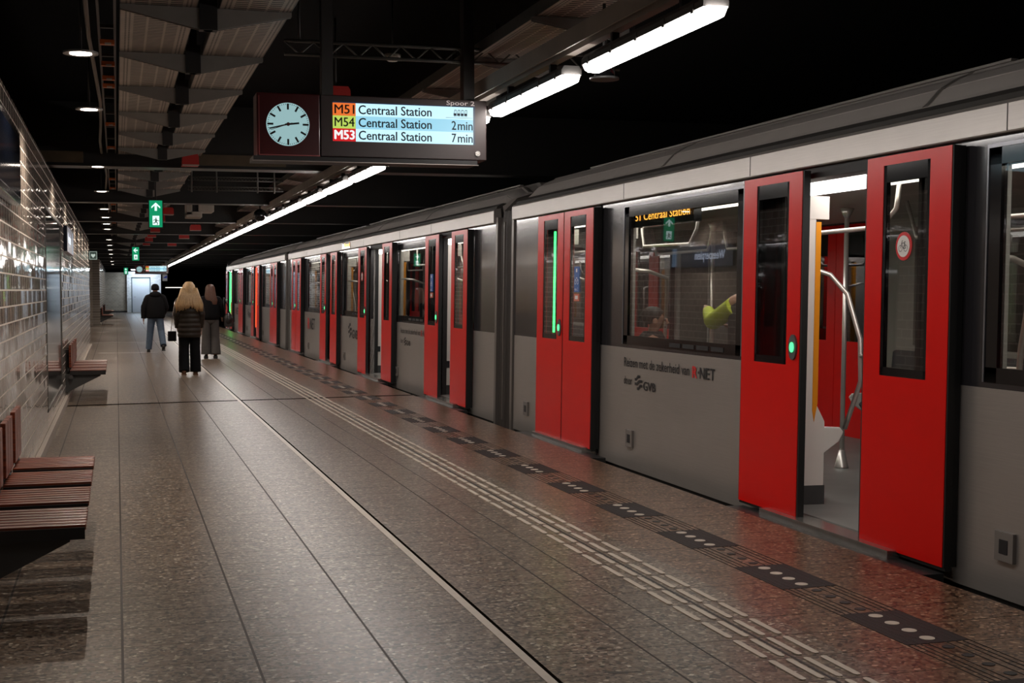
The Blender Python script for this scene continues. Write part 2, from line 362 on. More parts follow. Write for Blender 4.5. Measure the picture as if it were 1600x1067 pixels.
# cross beams of the ceiling
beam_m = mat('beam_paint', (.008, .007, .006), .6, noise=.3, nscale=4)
beam_edge = mat('beam_bottom_flange', (.03, .028, .026), .4, .5)
beam_lit_tan = mat('beam_lit_patch', (.075, .052, .028), .7, noise=.3)
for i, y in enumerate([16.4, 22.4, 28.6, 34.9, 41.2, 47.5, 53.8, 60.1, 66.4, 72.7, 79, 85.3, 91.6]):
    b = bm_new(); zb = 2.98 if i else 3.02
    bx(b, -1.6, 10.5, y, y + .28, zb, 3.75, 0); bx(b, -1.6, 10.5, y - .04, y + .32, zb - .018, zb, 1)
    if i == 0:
        for xa, xb in ((-1.3, -.35), (.95, 2.0)): bx(b, xa, xb, y - .03, y, zb + .02, zb + .15, 2)  # tan strips paint the lit stretches on the black beam's face
    o = obj('trim_%d' % (i + 1), b, [beam_m, beam_edge, beam_lit_tan]); o['kind'] = 'structure'
# floor inlays ------------------------------------------------------
b = bm_new(); bx(b, 1.605, 1.645, -1, 90, 0, .0025); struct('trim_metal_channel', b, mat('pale_channel_cover', (.46, .40, .34), .35, noise=.15, nscale=20))
b = bm_new(); bx(b, 1.646, 1.664, -1, 90, .0, .0015); struct('trim_channel_shadow_gap', b, joint_black)
b = bm_new()
n = 26; pl, pr = [], []
for k in range(n + 1):
    x = -.655 + (4.15 + .655) * k / n; y = 18.72 + .066 * (x + .9) + random.uniform(-.012, .012)
    pl.append((x, y)); pr.append((x, y + .13 + random.uniform(-.01, .01)))
for k in range(n): 
    f = b.faces.new([b.verts.new((*p, .002)) for p in (pl[k], pl[k + 1], pr[k + 1], pr[k])])
struct('trim_expansion_joint', b, joint_black, recalc=False)
b = bm_new()
for yy, x0, x1 in ((34.4, -.45, .98), (41.4, -.65, 1.35), (53.7, -.65, 1.3)):
    bx(b, x0, x1, yy - .035, yy + .035, 0, .002)
struct('trim_white_floor_strip', b, mat('white_floor_strip', (.75, .72, .68), .35))
# white tactile guide bars: four rows of rounded bars per slab
def bar(b, x, y0, y1, w, z=.0045, mi=0):
    e = w * .45
    pts = [(x - w / 2, y0 + e), (x - w / 2 + e * .6, y0), (x + w / 2 - e * .6, y0), (x + w / 2, y0 + e), (x + w / 2, y1 - e), (x + w / 2 - e * .6, y1), (x - w / 2 + e * .6, y1), (x - w / 2, y1 - e)]
    prism(b, pts, 0, z, mi, 'Z')
b = bm_new(); k = -2
while .331 * k < 90:
    y = .01 + .331 * k
    for i in range(4): bar(b, 2.587 + .081 * i, y + .022, y + .331 - .022, .030 if y < 30 else .034)
    k += 1
struct('trim_tactile_bars', b, white_paint)
b = bm_new(); bx(b, 2.700, 2.712, -1, 90, 0, .0012); bx(b, 2.385, 2.392, -1, 90, 0, .0012); struct('trim_tactile_groove', b, ink)
# dark tactile panels near the edge, grooves and dots
panel_m = mat('dark_tactile_slab', (.020, .014, .014), .6, spec=.25, noise=.4, nscale=60)
b = bm_new(); c = bm_new(); g = bm_new()
y = .10; P = 1.128; i = 0
yy = 6.125 - P * 6
while yy < 88:
    bx(b, 3.266, 3.582, yy, yy + .565, 0, .0022)
    for q in range(4):
        disc(c, (3.417, yy + .075 + .139 * q, .0028), .034, 'Z', .0022, 16)
        disc(g, (3.422, yy + .565 + .072 + .139 * q, .0022), .027, 'Z', .0016, 16)
    yy += P
for x in (3.268, 3.30, 3.332, 3.37, 3.463, 3.51, 3.545, 3.580): bx(g, x - .0015, x + .0015, -1, 88, 0, .0028)
struct('trim_dark_tactile_slabs', b, panel_m); struct('trim_white_tactile_dots', c, white_paint); struct('trim_tactile_lines', g, ink)
b = bm_new(); bx(b, 4.152, 4.175, -9, YE, -.25, -.02); struct('trim_platform_edge', b, black)

# ================================================================== TRAIN
XB = .10       # body plane, local x (door leaves' outer face is local x = 0)
LEN = 20.15; DC = [2.28, 7.56, 12.84, 18.12]; HO = .80; LW = .87
W2 = 3.05      # other side
def side_holes(): return [(c - HO, c + HO) for c in DC]
def build_side(parent, mirror=False):
    X = (lambda v: v) if not mirror else (lambda v: 2 * XB + W2 - v)
    def bxx(b, x0, x1, *r, mi=0):
        a, c = sorted((X(x0), X(x1))); bx(b, a, c, *r, mi)
    segs = []; y = .0
    for c in DC: segs.append((y, c - HO)); y = c + HO
    segs.append((y, LEN))
    for i, (a, e) in enumerate(segs):
        lo = bm_new(); up = bm_new()
        bxx(lo, XB, XB + .05, a, e, -.07, 1.02)
        q = bm_new(); bxx(q, XB + .015, XB + .06, a, e, -.5, -.07); obj('gap_shade_skirt', q, rubber, parent)  # lower panel coloured black for the shade in the platform gap
        if 0 < i < 4:
            m_ = (a + e) / 2; w0, w1 = m_ - 1.20, m_ + 1.20
            bxx(up, XB, XB + .05, a, w0, 1.02, 2.37); bxx(up, XB, XB + .05, w1, e, 1.02, 2.37)
            bxx(up, XB, XB + .05, w0, w1, 2.29, 2.37); bxx(up, XB, XB + .05, w0, w1, 1.02, 1.05)
            # black inner border with the clear pane inside
            q = bm_new()
            bxx(q, XB - .004, XB + .03, w0, w0 + .10, 1.05, 2.29); bxx(q, XB - .004, XB + .03, w1 - .10, w1, 1.05, 2.29)
            bxx(q, XB - .004, XB + .03, w0, w1, 2.20, 2.29); bxx(q, XB - .004, XB + .03, w0, w1, 1.05, 1.13)
            f = obj('side_window', q, gloss_black, parent)
            q = bm_new(); bxx(q, XB + .008, XB + .014, w0 + .10, w1 - .10, 1.13, 2.20); obj('window_pane', q, glass, f)
            q = bm_new()
            for t_ in ((w0 - .012, w0), (w1, w1 + .012)): bxx(q, XB - .010, XB + .004, *t_, 1.05, 2.29)
            bxx(q, XB - .010, XB + .004, w0 - .012, w1 + .012, 2.29, 2.31)
            obj('window_trim', q, mat('grey_window_trim', (.22, .22, .24), .3, .6), f)
            if not mirror:
                q = bm_new()
                for s in range(4): bxx(q, XB - .008, XB, w0 + .30 + s * .27, w0 + .52 + s * .27, 1.065, 1.10)
                obj('vent_grille', q, ink, f)
        else:
            bxx(up, XB - .002, XB + .05, a, e, 1.02, 2.37)
        obj('lower_side_panel', lo, silver, parent); obj('window_band', up, dark_panel, parent)
    # door surrounds
    for (a, e) in side_holes():
        q = bm_new()
        bxx(q, XB - .01, XB + .14, a - .03, a, -.02, 2.37); bxx(q, XB - .01, XB + .14, e, e + .03, -.02, 2.37)
        bxx(q, XB - .01, XB + .14, a - .03, e + .03, 2.28, 2.37)
        obj('door_surround', q, rubber, parent)
    return segs
def make_leaf():
    """one leaf, hinge-free sliding leaf: local y 0..LW, x 0..0.045, its leading edge at y=0"""
    q = bm_new(); y0, y1, z0, z1 = .0, LW, .02, 2.325
    wy0, wy1, wz0, wz1 = .19, .66, 1.035, 2.27
    bx(q, 0, .045, y0 + .012, wy0, z0, z1); bx(q, 0, .045, wy1, y1 - .012, z0, z1); bx(q, 0, .045, wy0, wy1, z0, wz0); bx(q, 0, .045, wy0, wy1, wz1, z1)
    o = obj('door_leaf', q, red)
    q = bm_new(); bx(q, .004, .05, y0 - .006, y0 + .012, z0, z1); bx(q, .004, .05, y1 - .012, y1, z0, z1); bx(q, .012, .055, y0, y1, z0 - .02, z0)
    bx(q, .045, .09, y1 - .05, y1 - .012, z0, z1)
    obj('rubber_edge', q, rubber, o)
    q = bm_new(); bx(q, .006, .011, wy0, wy1, wz0, wz1)
    obj('leaf_window', q, glass, o)
    q = bm_new()
    for a in ((wy0, wy0 + .03, wz0, wz1), (wy1 - .03, wy1, wz0, wz1), (wy0, wy1, wz1 - .10, wz1), (wy0, wy1, wz0, wz0 + .05)): bx(q, .003, .03, *a)
    obj('window_seal', q, gloss_black, o)
    return o
def cantrail_roof(parent, prefix=''):
    # silver cantrail band
    for s in (0, 1):
        mm = (lambda x: x) if s == 0 else (lambda x: 2 * XB + W2 - x)
        q = bm_new()
        prism(q, [(mm(p[0]), p[1]) for p in [(.055, 2.352), (.05, 2.36), (.05, 2.50), (.065, 2.522), (.14, 2.535), (.16, 2.352)]], 0.0, LEN)
        obj('cantrail', q, silver, parent)
        q = bm_new()
        for yy in (3.35, 5.6, 8.9, 11.2, 14.1, 16.6): bx(q, *sorted((mm(.048), mm(.052))), yy, yy + .006, 2.36, 2.50)
        obj('cantrail_joint', q, darkgrey, parent)
        q = bm_new()
        prism(q, [(mm(p[0]), p[1]) for p in [(.09, 2.53), (.10, 2.56), (.17, 2.60), (.30, 2.60), (.30, 2.53)]], 0.02, LEN - .02)
        obj('gutter', q, mat('gutter_grey', (.05, .046, .042), .5), parent)
    wdt = 2 * XB + W2
    half = [(.17, 2.60), (.20, 2.625), (.28, 2.712), (.29, 2.712), (.295, 2.722), (.40, 2.785), (.47, 2.812), (.49, 2.83), (.53, 2.83), (.56, 2.82), (.66, 2.865), (.70, 2.89), (.80, 2.895)]
    pts = half + [(wdt - x, z) for x, z in reversed(half)] + [(wdt - .2, 2.40), (.2, 2.40)]
    q = bm_new()
    a = [q.verts.new((x, .25, z)) for x, z in pts]; a2 = [q.verts.new((x, LEN - .25, z)) for x, z in pts]
    q.faces.new(a); q.faces.new(a2[::-1])
    for i in range(len(pts)): q.faces.new((a[i], a2[i], a2[(i + 1) % len(pts)], a[(i + 1) % len(pts)]))
    ROOF = mat('grey_roof_sheet', (.66, .61, .57), .36, .35, noise=.08, nscale=4)
    # bevelled ends sloping in
    e0 = [q.verts.new((x, .0, 2.40 + (z - 2.40) * .80)) for x, z in pts]; e1 = [q.verts.new((x, LEN, 2.40 + (z - 2.40) * .80)) for x, z in pts]
    for i in range(len(pts)):
        j = (i + 1) % len(pts); q.faces.new((e0[i], a[i], a[j], e0[j])); q.faces.new((a2[i], e1[i], e1[j], a2[j]))
    q.faces.new(e0); q.faces.new(e1[::-1])
    obj('roof', q, ROOF, parent)
    for yy in (4.3, 8.2, 12.1, 16.0):
        q = bm_new(); prism(q, [(x, z + .006) for x, z in half] + [(.8, 2.86), (.5, 2.80), (.2, 2.60)], yy, yy + .05)
        obj('roof_rib', q, mat('bright_roof_rib', (.42, .39, .36), .3, .7), parent)
    for (x, z, y0, y1) in ((.62, 2.885, .8, 11.4), (.74, 2.93, 6.4, 10.9), (.66, 2.885, 12.0, 19.2), (.74, 2.92, 2.0, 5.6)):
        q = bm_new(); bx(q, x, x + .05, y0, y1, z, z + .016)
        k = y0 + .1
        while k < y1: bx(q, x + .01, x + .04, k, k + .04, z - .06, z); k += 1.0
        obj('roof_rail', q, mat('roof_rail_metal', (.27, .25, .23), .4, .6), parent)
    for (y0, y1) in ((1.5, 5.5), (7.2, 12.8), (14.5, 18.6)):
        q = bm_new(); prism(q, [(1.20, 2.88), (1.30, 2.94), (2.0, 2.94), (2.10, 2.88)], y0, y1)
        obj('roof_unit', q, mat('roof_unit', (.10, .095, .09), .5, .3), parent)
def interior(parent):
    w0, w1 = XB + .05, XB + W2 - .05
    q = bm_new(); bx(q, XB + .02, w1, 0.05, LEN - .05, -.08, .035); obj('car_floor', q, mat('grey_vinyl_floor', (.17, .165, .155), .5, noise=.25, nscale=3), parent)
    for c in DC:
        q = bm_new(); bx(q, -.06, XB + .10, c - HO, c + HO, -.035, .030); obj('door_sill', q, steel, parent)
        q = bm_new(); bx(q, -.13, .03, c - HO - .42, c + HO + .42, -.075, -.02); obj('door_step', q, mat('step_profile', (.035, .035, .035), .4, .3), parent)
    q = bm_new(); bx(q, w0 - .02, w1, .05, LEN - .05, 2.29, 2.40); obj('car_ceiling', q, mat('interior_white', (.55, .53, .50), .5), parent)
    for x in (w0 + .16,):
        q = bm_new(); bx(q, x, x + .40, .3, LEN - .3, 2.262, 2.29); obj('ceiling_light_strip', q, emis('train_light', (1, .95, .9), CARL), parent)
    # interior lining of both sides below and above windows
    for i, (a, e) in enumerate([(0, DC[0] - HO)] + [(DC[k] + HO, DC[k + 1] - HO) for k in range(3)] + [(DC[3] + HO, LEN)]):
        for (x0, x1) in ((XB + .05, XB + .075), (w1 - .025, w1 - .001)):
            q = bm_new(); bx(q, x0, x1, a, e, .035, 1.05); bx(q, x0, x1, a, e, 2.20, 2.29)
            if 0 < i < 4:
                m_ = (a + e) / 2
                bx(q, x0, x1, a, m_ - 1.12, 1.05, 2.20); bx(q, x0, x1, m_ + 1.12, e, 1.05, 2.20)
            else: bx(q, x0, x1, a, e, 1.05, 2.20)
            obj('side_lining', q, mat('light_grey_lining', (.36, .35, .33), .5, noise=.04), parent)
    # draught screens beside each door with orange posts
    for c in DC:
        for s in (-1, 1):
            y = c + s * (HO + .03)
            q = bm_new(); ya, yb = sorted((y, y + s * .05))
            prism(q, [(w0, .12), (w0 + .30, .12), (w0 + .30, .62), (w0 + .20, .80), (w0 + .20, 2.05), (w0, 2.05)], ya, yb)
            o = obj('draught_screen', q, white_plastic, parent)
            q = bm_new(); bx(q, w0 + .06, w0 + .14, *sorted((y - s * .006, y)), .42, .52); obj('socket_plate', q, ink, o)
            q = bm_new(); bx(q, w0, w0 + .31, ya - .002, yb + .002, .035, .17); obj('kick_plate', q, darkgrey, o)
            q = bm_new(); prism(q, [(w0 + .20, .70), (w0 + .215, .62), (w0 + .24, .75), (w0 + .24, 2.02), (w0 + .20, 2.02)], ya - .004, yb + .004)
            obj('grab_post', q, orange, o)
            q = bm_new(); bx(q, w0 + .02, w0 + .30, ya - .003, yb + .01, 2.04, 2.20); obj('emergency_box', q, white_plastic, o)
    # vestibule pole, overhead bars and curved grab poles
    for c in [x_ - .15 for x_ in DC] + [(DC[k] + DC[k + 1]) / 2 - .17 for k in range(3)]:
        q = bm_new(); px = w0 + 1.50
        tube(q, [(px, c + .15, .10), (px, c + .15, 2.27)], .021, 12)
        loft(q, [(px, c + .15, .036, .062, .062), (px, c + .15, .05, .058, .058), (px, c + .15, .19, .024, .024)], 14)
        loft(q, [(px, c + .15, 2.18, .024, .024), (px, c + .15, 2.262, .06, .06)], 14)
        obj('pole', q, pole_steel, parent)
    for c in DC:
        for s in (-1, 1):
            q = bm_new()
            y0 = c + s * .98
            P = [(w0 + .55, c + s * .35, 2.27), (w0 + .55, c + s * .38, 2.10), (w0 + .52, c + s * .50, 1.98), (w0 + .52, c + s * 1.6, 1.97), (w0 + .52, c + s * 1.75, 2.1), (w0 + .52, c + s * 1.8, 2.27)]
            tube(q, P, .017, 10)
            obj('overhead_bar', q, pole_steel, parent); q = bm_new()
            P = [(w0 + 1.55, c + s * .15, 2.27), (w0 + 1.55, c + s * .17, 2.12), (w0 + 1.55, c + s * .24, 1.99), (w0 + 1.55, c + s * 1.65, 1.98), (w0 + 1.55, c + s * 1.8, 2.27)]
            tube(q, P, .017, 10)
            obj('overhead_bar', q, pole_steel, parent)
            q = bm_new()
            P = [(w0 + .55, y0, .55), (w0 + .60, y0 - s * .12, .9), (w0 + .60, y0 - s * .10, 1.2), (w0 + .56, y0 + s * .02, 1.52), (w0 + .5, y0 + s * .16, 1.66), (w0 + .3, y0 + s * .2, 1.72), (w0 + .05, y0 + s * .2, 1.74)]
            tube(q, P, .018, 10)
            tube(q, [(w0 + .60, y0 - s * .11, 1.08), (w0 + .60, y0 - s * .28, 1.08)], .016, 8)
            obj('grab_pole', q, pole_steel, parent)
    # transverse and longitudinal seats
    seatm = mat('grey_blue_seat_cloth', (.06, .065, .075), .85, noise=.3, nscale=30)
    for k in range(3):
        m_ = (DC[k] + DC[k + 1]) / 2
        # seats along the side walls, curved white end shells
        for xs, fl, ya, yb in ((w0, 1, m_ - 1.70, m_ + 1.55), (w1 - .03, -1, m_ - 1.70, m_ + 1.4)):
            def PX(v): return xs + fl * v
            q = bm_new(); pts = [(.02, .40), (.40, .42), (.43, .46), (.40, .49), (.10, .47), (.06, .98), (.02, 1.0)]
            prism(q, [(PX(a), z) for a, z in pts], ya + .03, yb - .03); o = obj('seat', q, seatm, parent, bevel=.01)
            for ye in (ya, yb - .03):
                q = bm_new(); prism(q, [(PX(a), z) for a, z in [(.0, .33), (.20, .335), (.36, .38), (.48, .46), (.52, .53), (.49, .565), (.38, .57), (.10, .53), (.05, .60), (0, .60)]], ye, ye + .03)
                obj('seat_shell', q, white_plastic, o, bevel=.006)
            q = bm_new(); bx(q, *sorted((PX(.06), PX(.12))), ya + .2, yb - .2, .035, .41); obj('seat_foot', q, darkgrey, o)
def bellows(parent, y0, y1):
    q = bm_new(); n = 5
    outline = [(.16, -.35), (.10, -.2), (.10, 2.30), (.14, 2.50), (.30, 2.66), (.55, 2.74), (2.7, 2.74), (2.95, 2.66), (3.11, 2.5), (3.15, 2.3), (3.15, -.35)]
    rings = []
    N_ = 4 * n
    for i in range(N_ + 1):
        t = i / N_; off = .05 * abs(math.sin(PI * t * n)) 
        cx = 1.625; rings.append([q.verts.new((cx + (x - cx) * (1 - .05 + off / 1.4), y0 + (y1 - y0) * t, z * (1) - (.03 if z > 2.3 else 0) + (off * .6 if z > 2.3 else 0))) for x, z in outline])
    for i in range(N_):
        for k in range(len(outline) - 1): 
            f = q.faces.new((rings[i][k], rings[i][k + 1], rings[i + 1][k + 1], rings[i + 1][k])); f.smooth = False
    obj('gangway_bellows', q, mat('grey_brown_bellows', (.055, .047, .042), .55, noise=.15), parent)
    q = bm_new(); 
    for y in (y0 - .02, y1 - .06):
        bx(q, .08, .16, y, y + .08, -.3, 2.42)
    bx(q, .075, .095, (y0 + y1) / 2 - .01, (y0 + y1) / 2 + .01, 0, 2.35)
    obj('bellows_frame', q, mat('bellows_frame', (.20, .18, .165), .4, .5), parent)

LEAN = .018
def place_car(o, s): o.location = (4.33 - LEAN * 1.15, s, 0); o.rotation_euler = (0, LEAN, 0)
def add_doors(car, leaf, gaps):
    """leaves outside the body: far leaf runs towards +y, near leaf is the same leaf turned round"""
    out = []
    for c, g in zip(DC, gaps):
        a = leaf.copy(); COL.objects.link(a)
        for ch in leaf.children:
            k = ch.copy(); COL.objects.link(k); k.parent = a
        a.parent = car; a.location = (0, c + g, 0)
        n_ = leaf_m.copy(); COL.objects.link(n_)
        for ch in leaf_m.children:
            k = ch.copy(); COL.objects.link(k); k.parent = n_
        n_.parent = car; n_.location = (0, c - g, 0); out.append((n_, a))
    return out
leaf = make_leaf()
def mirror_obj(o):
    n_ = o.copy(); n_.data = o.data.copy(); COL.objects.link(n_)
    for v in n_.data.vertices: v.co.y = -v.co.y
    n_.data.flip_normals()
    for ch in o.children:
        k = ch.copy(); k.data = ch.data.copy(); COL.objects.link(k); k.parent = n_
        for v in k.data.vertices: v.co.y = -v.co.y
        k.data.flip_normals()
    return n_
leaf_m = mirror_obj(leaf)
btn_ring = mat('button_ring', (.10, .11, .11), .4, .3)
def button(leafo, lit, sgn, z=1.157):
    q = bm_new(); y = sgn * .085
    disc(q, (-.006, y, z), .052, 'X', .014, 24, 0, r2=.085); o = obj('door_button', q, btn_ring, leafo)
    q = bm_new(); disc(q, (-.016, y, z), .026, 'X', .008, 20, 0, r2=.034)
    obj('button_light', q, emis('green_button_light', (.10, 1, .35), 1.6) if lit else steel, o)
def dot_sticker(leafo, sgn, z=1.79):
    q = bm_new(); yc = sgn * .42
    disc(q, (-.001, yc, z), .082, 'X', .004, 36, 0); disc(q, (-.004, yc, z), .062, 'X', .004, 36, 1)
    def seg(p1, p2, w=.004):
        v = Vector((p2[0] - p1[0], p2[1] - p1[1])); nn = Vector((-v.y, v.x)).normalized() * w / 2
        poly_on(q, [(p1[0] + nn.x, p1[1] + nn.y), (p2[0] + nn.x, p2[1] + nn.y), (p2[0] - nn.x, p2[1] - nn.y), (p1[0] - nn.x, p1[1] - nn.y)][::-1], (-.0065, yc, z), (0, -1, 0), (0, 0, 1), .001, 2)
    for wx in (-.026, .026):
        for k in range(14):
            a0, a1 = 2 * PI * k / 14, 2 * PI * (k + 1) / 14
            seg((wx + .018 * math.cos(a0), -.012 + .018 * math.sin(a0)), (wx + .018 * math.cos(a1), -.012 + .018 * math.sin(a1)), .003)
    for a, c in (((-.026, -.012), (-.014, .018)), ((-.014, .018), (.016, .018)), ((.016, .018), (.026, -.012)), ((-.014, .016), (.004, -.014)), ((.004, -.014), (.018, .022)), ((.004, -.014), (.026, -.012)), ((-.016, .014), (-.012, .030)), ((-.012, .03), (-.004, .032)), ((.012, .025), (.024, .025))): seg(a, c)
    o = label_obj('bicycle_sticker', q, [mat('sticker_red', (.62, .01, .015), .4), mat('sticker_white', (.8, .76, .72), .4), ink], leafo)
    o['label'] = 'round red-rimmed bicycle sticker'
def blue_sticker(leafo, sgn, z=1.62):
    q = bm_new(); yc = sgn * .42
    bx(q, -.004, .0, yc - .075, yc + .075, z - .10, z + .15, 0); bx(q, -.004, .0, yc - .075, yc + .075, z - .19, z - .115, 1)
    text_bm(q, 'max. 2', (-.005, yc + .05, z - .085), (0, -1, 0), (0, 0, 1), width=.10, height=.028, bold=.01, mi=2)
    def ring(cx, cz, r, w=.012):
        for k in range(14):
            a0, a1 = 2 * PI * k / 14, 2 * PI * (k + 1) / 14
            poly_on(q, [((r + s) * math.cos(a) + cx, (r + s) * math.sin(a) + cz) for s, a in ((0, a0), (0, a1), (w, a1), (w, a0))][::-1], (-.005, yc, z), (0, -1, 0), (0, 0, 1), .001, 2)
    ring(-.035, 0, .02, .006); ring(.035, 0, .02, .006)
    for p in ([(-.035, 0), (-.01, .045), (-.004, .045), (-.028, 0)], [(-.015, .04), (.02, .04), (.02, .034), (-.015, .034)], [(.035, 0), (.02, .045), (.014, .045), (.028, 0)]):
        poly_on(q, p, (-.005, yc, z), (0, -1, 0), (0, 0, 1), .001, 2)
    for p, in (([(-.02, .095), (.02, .095), (.02, .13), (-.02, .13)],),): poly_on(q, p, (-.005, yc, z), (0, -1, 0), (0, 0, 1), .001, 2)
    bx(q, -.0055, -.004, yc - .04, yc + .04, z - .17, z - .135, 2)
    o = label_obj('blue_sticker', q, [mat('sticker_blue', (.03, .12, .42), .4), mat('sticker_salmon', (.62, .16, .10), .4), mat('sticker_white2', (.8, .8, .8), .4)], leafo)
    o['label'] = 'blue bicycle sticker above a small red label'
def led_or_reflection_strip(leafo, sgn, colname, col, y=.33, z0=1.10, z1=2.15, x=.20, es=9):
    q = bm_new(); bx(q, x, x + .012, *sorted((sgn * (y - .018), sgn * (y + .018))), z0, z1)
    o = obj('led_or_reflection_strip', q, emis(colname, col, es), leafo); o['label'] = 'glowing strip at the door glass'
def livery(car, yl, scale=1.0):
    """text block starts at local y = yl and reads towards smaller y"""
    q = bm_new(); U, V = (0, -1, 0), (0, 0, 1); x = XB - .003
    text_bm(q, 'Reizen met de zekerheid van', (x, yl, .852), U, V, width=1.44, height=.082, bold=.018, cap=.70)
    text_bm(q, 'door', (x, yl, .692), U, V, width=.20, height=.072, bold=.018, cap=.70)
    text_bm(q, 'GVB', (x, yl - .47, .665), U, V, width=.27, height=.075, bold=.04, cap=.70)
    for r in range(3):
        x0 = -.26 ; zb = .655 + r * .040
        for sx in ([0.0] if True else []):
            pts = [(.00, .0), (.05, .0), (.10, .028), (.165, .028), (.165, .052), (.09, .052), (.04, .024), (.0, .024)]
            sh = (.055, 0, .0)[r]
            wsc = (.75, 1.1, .75)[r]
            poly_on(q, [(p[0] * wsc + sh, p[1]) for p in pts], (x, yl - .265, zb), U, V)
    text_bm(q, 'R', (x, yl - 1.50, .840), U, V, width=.085, height=.092, bold=.05, mi=1, cap=.70)
    for k, (s, w_) in enumerate((('\u00b7', .018), ('N', .085), ('E', .075), ('T', .08))):
        text_bm(q, s, (x, yl - 1.50 - (.105, .14, .245, .335)[k], .840 + (0.035 if k == 0 else 0)), U, V, width=w_, height=.02 if k == 0 else .090, bold=.03, cap=None if k == 0 else .70)
    return label_obj('livery_lettering', q, [ink, mat('livery_red', (.6, .02, .02), .5)], car)
def logo_only(car, yl, big=False):
    q = bm_new(); U, V = (0, -1, 0), (0, 0, 1); x = XB - .003; s = 2.2
    for r in range(3):
        pts = [(.00, .0), (.05, .0), (.10, .028), (.165, .028), (.165, .052), (.09, .052), (.04, .024), (.0, .024)]
        wsc = (.75, 1.1, .75)[r]; sh = (.055, 0, 0)[r]
        poly_on(q, [((p[0] * wsc + sh) * s, p[1] * s) for p in pts], (x, yl, .60 + r * .04 * s), U, V)
    text_bm(q, 'GVB', (x, yl - .46, .60), U, V, width=.62, height=.17, bold=.04, cap=.70)
    return label_obj('livery_logo', q, [ink], car)
def rnet_only(car, yl):
    q = bm_new(); U, V = (0, -1, 0), (0, 0, 1); x = XB - .003
    text_bm(q, 'R', (x, yl, .62), U, V, width=.26, height=.26, bold=.05, mi=1, cap=.70)
    text_bm(q, '\u00b7', (x, yl - .30, .72), U, V, width=.05, height=.05)
    text_bm(q, 'NET', (x, yl - .38, .62), U, V, width=.80, height=.26, bold=.03, cap=.70)
    return label_obj('livery_lettering', q, [ink, MATS.get('livery_red') or mat('livery_red', (.6, .02, .02), .5)], car)
def box_plates(car):
    for i, c in enumerate(DC):
        for yy in ((c - 1.66,) if i else ()) + ((c + 1.50,) if i == 3 else ()):
            q = bm_new(); bx(q, XB - .022, XB, yy - .075, yy + .075, .13, .285, 0); bx(q, XB - .025, XB - .022, yy - .035, yy + .035, .17, .245, 1)
            obj('socket_box', q, [mat('socket_box', (.22, .20, .185), .5, .3), ink], car, bevel=.006)

def make_car(label):
    car = thing('train_car', label, 'train car', group=None)
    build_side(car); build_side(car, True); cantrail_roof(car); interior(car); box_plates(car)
    # far side door leaves, closed, seen from inside
    for c in DC:
        for s in (-1, 1):
            q = bm_new(); y0, y1 = sorted((c + s * .005, c + s * .80)); x0 = XB + W2 - .05
            a0, a1 = (y0 + .17, y1 - .14) if s > 0 else (y0 + .14, y1 - .17)
            for r in ((y0, a0, .03, 2.29), (a1, y1, .03, 2.29), (a0, a1, .03, 1.04), (a0, a1, 2.22, 2.29)): bx(q, x0, x0 + .04, *r)
            o = obj('opposite_door_leaf', q, red, car)
            q = bm_new(); bx(q, x0 + .012, x0 + .02, a0, a1, 1.04, 2.22); obj('opposite_leaf_window', q, glass, o)
    q = bm_new()   # end bulkheads with open gangway
    for y in (.02, LEN - .06):
        bx(q, XB + .06, XB + .62, y, y + .04, -.3, 2.38); bx(q, XB + W2 - .62, XB + W2 - .06, y, y + .04, -.3, 2.38); bx(q, XB + .62, XB + W2 - .62, y, y + .04, 2.05, 2.38)
    obj('end_bulkhead', q, mat('interior_bulkhead', (.30, .29, .28), .5), car)
    q = bm_new(); bx(q, XB + .25, XB + W2 - .25, .3, LEN - .3, -.75, -.09)
    obj('underframe', q, black, car)
    for yy in (2.6, 4.8, 15.4, 17.6):
        for xx_ in (XB + .62, XB + W2 - .72): q = bm_new(); disc(q, (xx_, yy, -.72), .38, 'X', .1, 24); obj('wheel', q, steel, car)
    return car
car1 = make_car('near metro car filling the right side, its closest red double door half open')
car2 = copy_tree(car1); car3 = copy_tree(car1)
car2['label'] = 'middle metro car beyond the ribbed gangway, orange destination display on its silver band'
car3['label'] = 'farthest metro car at the head of the train, green light strip in its last door'
place_car(car1, -5.33); place_car(car2, 15.60); place_car(car3, 36.52)
for c_ in (car1, car2, car3): c_['group'] = 'coupled metro cars along the platform'
d1 = add_doors(car1, leaf, [0.003, 0.003, .385, .003])
d2 = add_doors(car2, leaf, [.36, .73, .30, .003])
d3 = add_doors(car3, leaf, [.003, .42, .003, .70])
for root in (leaf, leaf_m):
    for ch in list(root.children): bpy.data.objects.remove(ch)
    bpy.data.objects.remove(root)
for dd, gaps in ((d1, (0, 0, 1, 0)), (d2, (1, 1, 1, 0)), (d3, (0, 1, 0, 1))):
    for k, (n_, f_) in enumerate(dd):
        button(f_, True, 1)
dot_sticker(d1[2][0], -1); blue_sticker(d1[3][0], -1)
dot_sticker(d2[1][1], 1); blue_sticker(d2[0][1], 1)
led_or_reflection_strip(d1[3][1], 1, 'green_strip_glow', (.04, 1, .16), y=.40, x=.035)  # glowing strip stands in for green light reflected in this leaf's window
led_or_reflection_strip(d3[1][0], -1, 'red_strip_light', (1, .07, .02), y=.02, z0=.35, z1=2.27, x=-.02, es=4)
led_or_reflection_strip(d3[3][0], -1, 'green_strip_glow', (.04, 1, .16), y=.02, z0=.30, z1=2.27, x=-.02, es=4)
bellows(car2, -.74, -.02); bellows(car3, -.72, -.02)
livery(car1, 11.31 + 5.33); livery(car2, 20.9 - 15.6 + .35); logo_only(car2, 26.0 - 15.6 + .35); rnet_only(car2, 31.6 - 15.6 + .6)
logo_only(car3, 47.6 - 36.52); rnet_only(car3, 52.6 - 36.52)
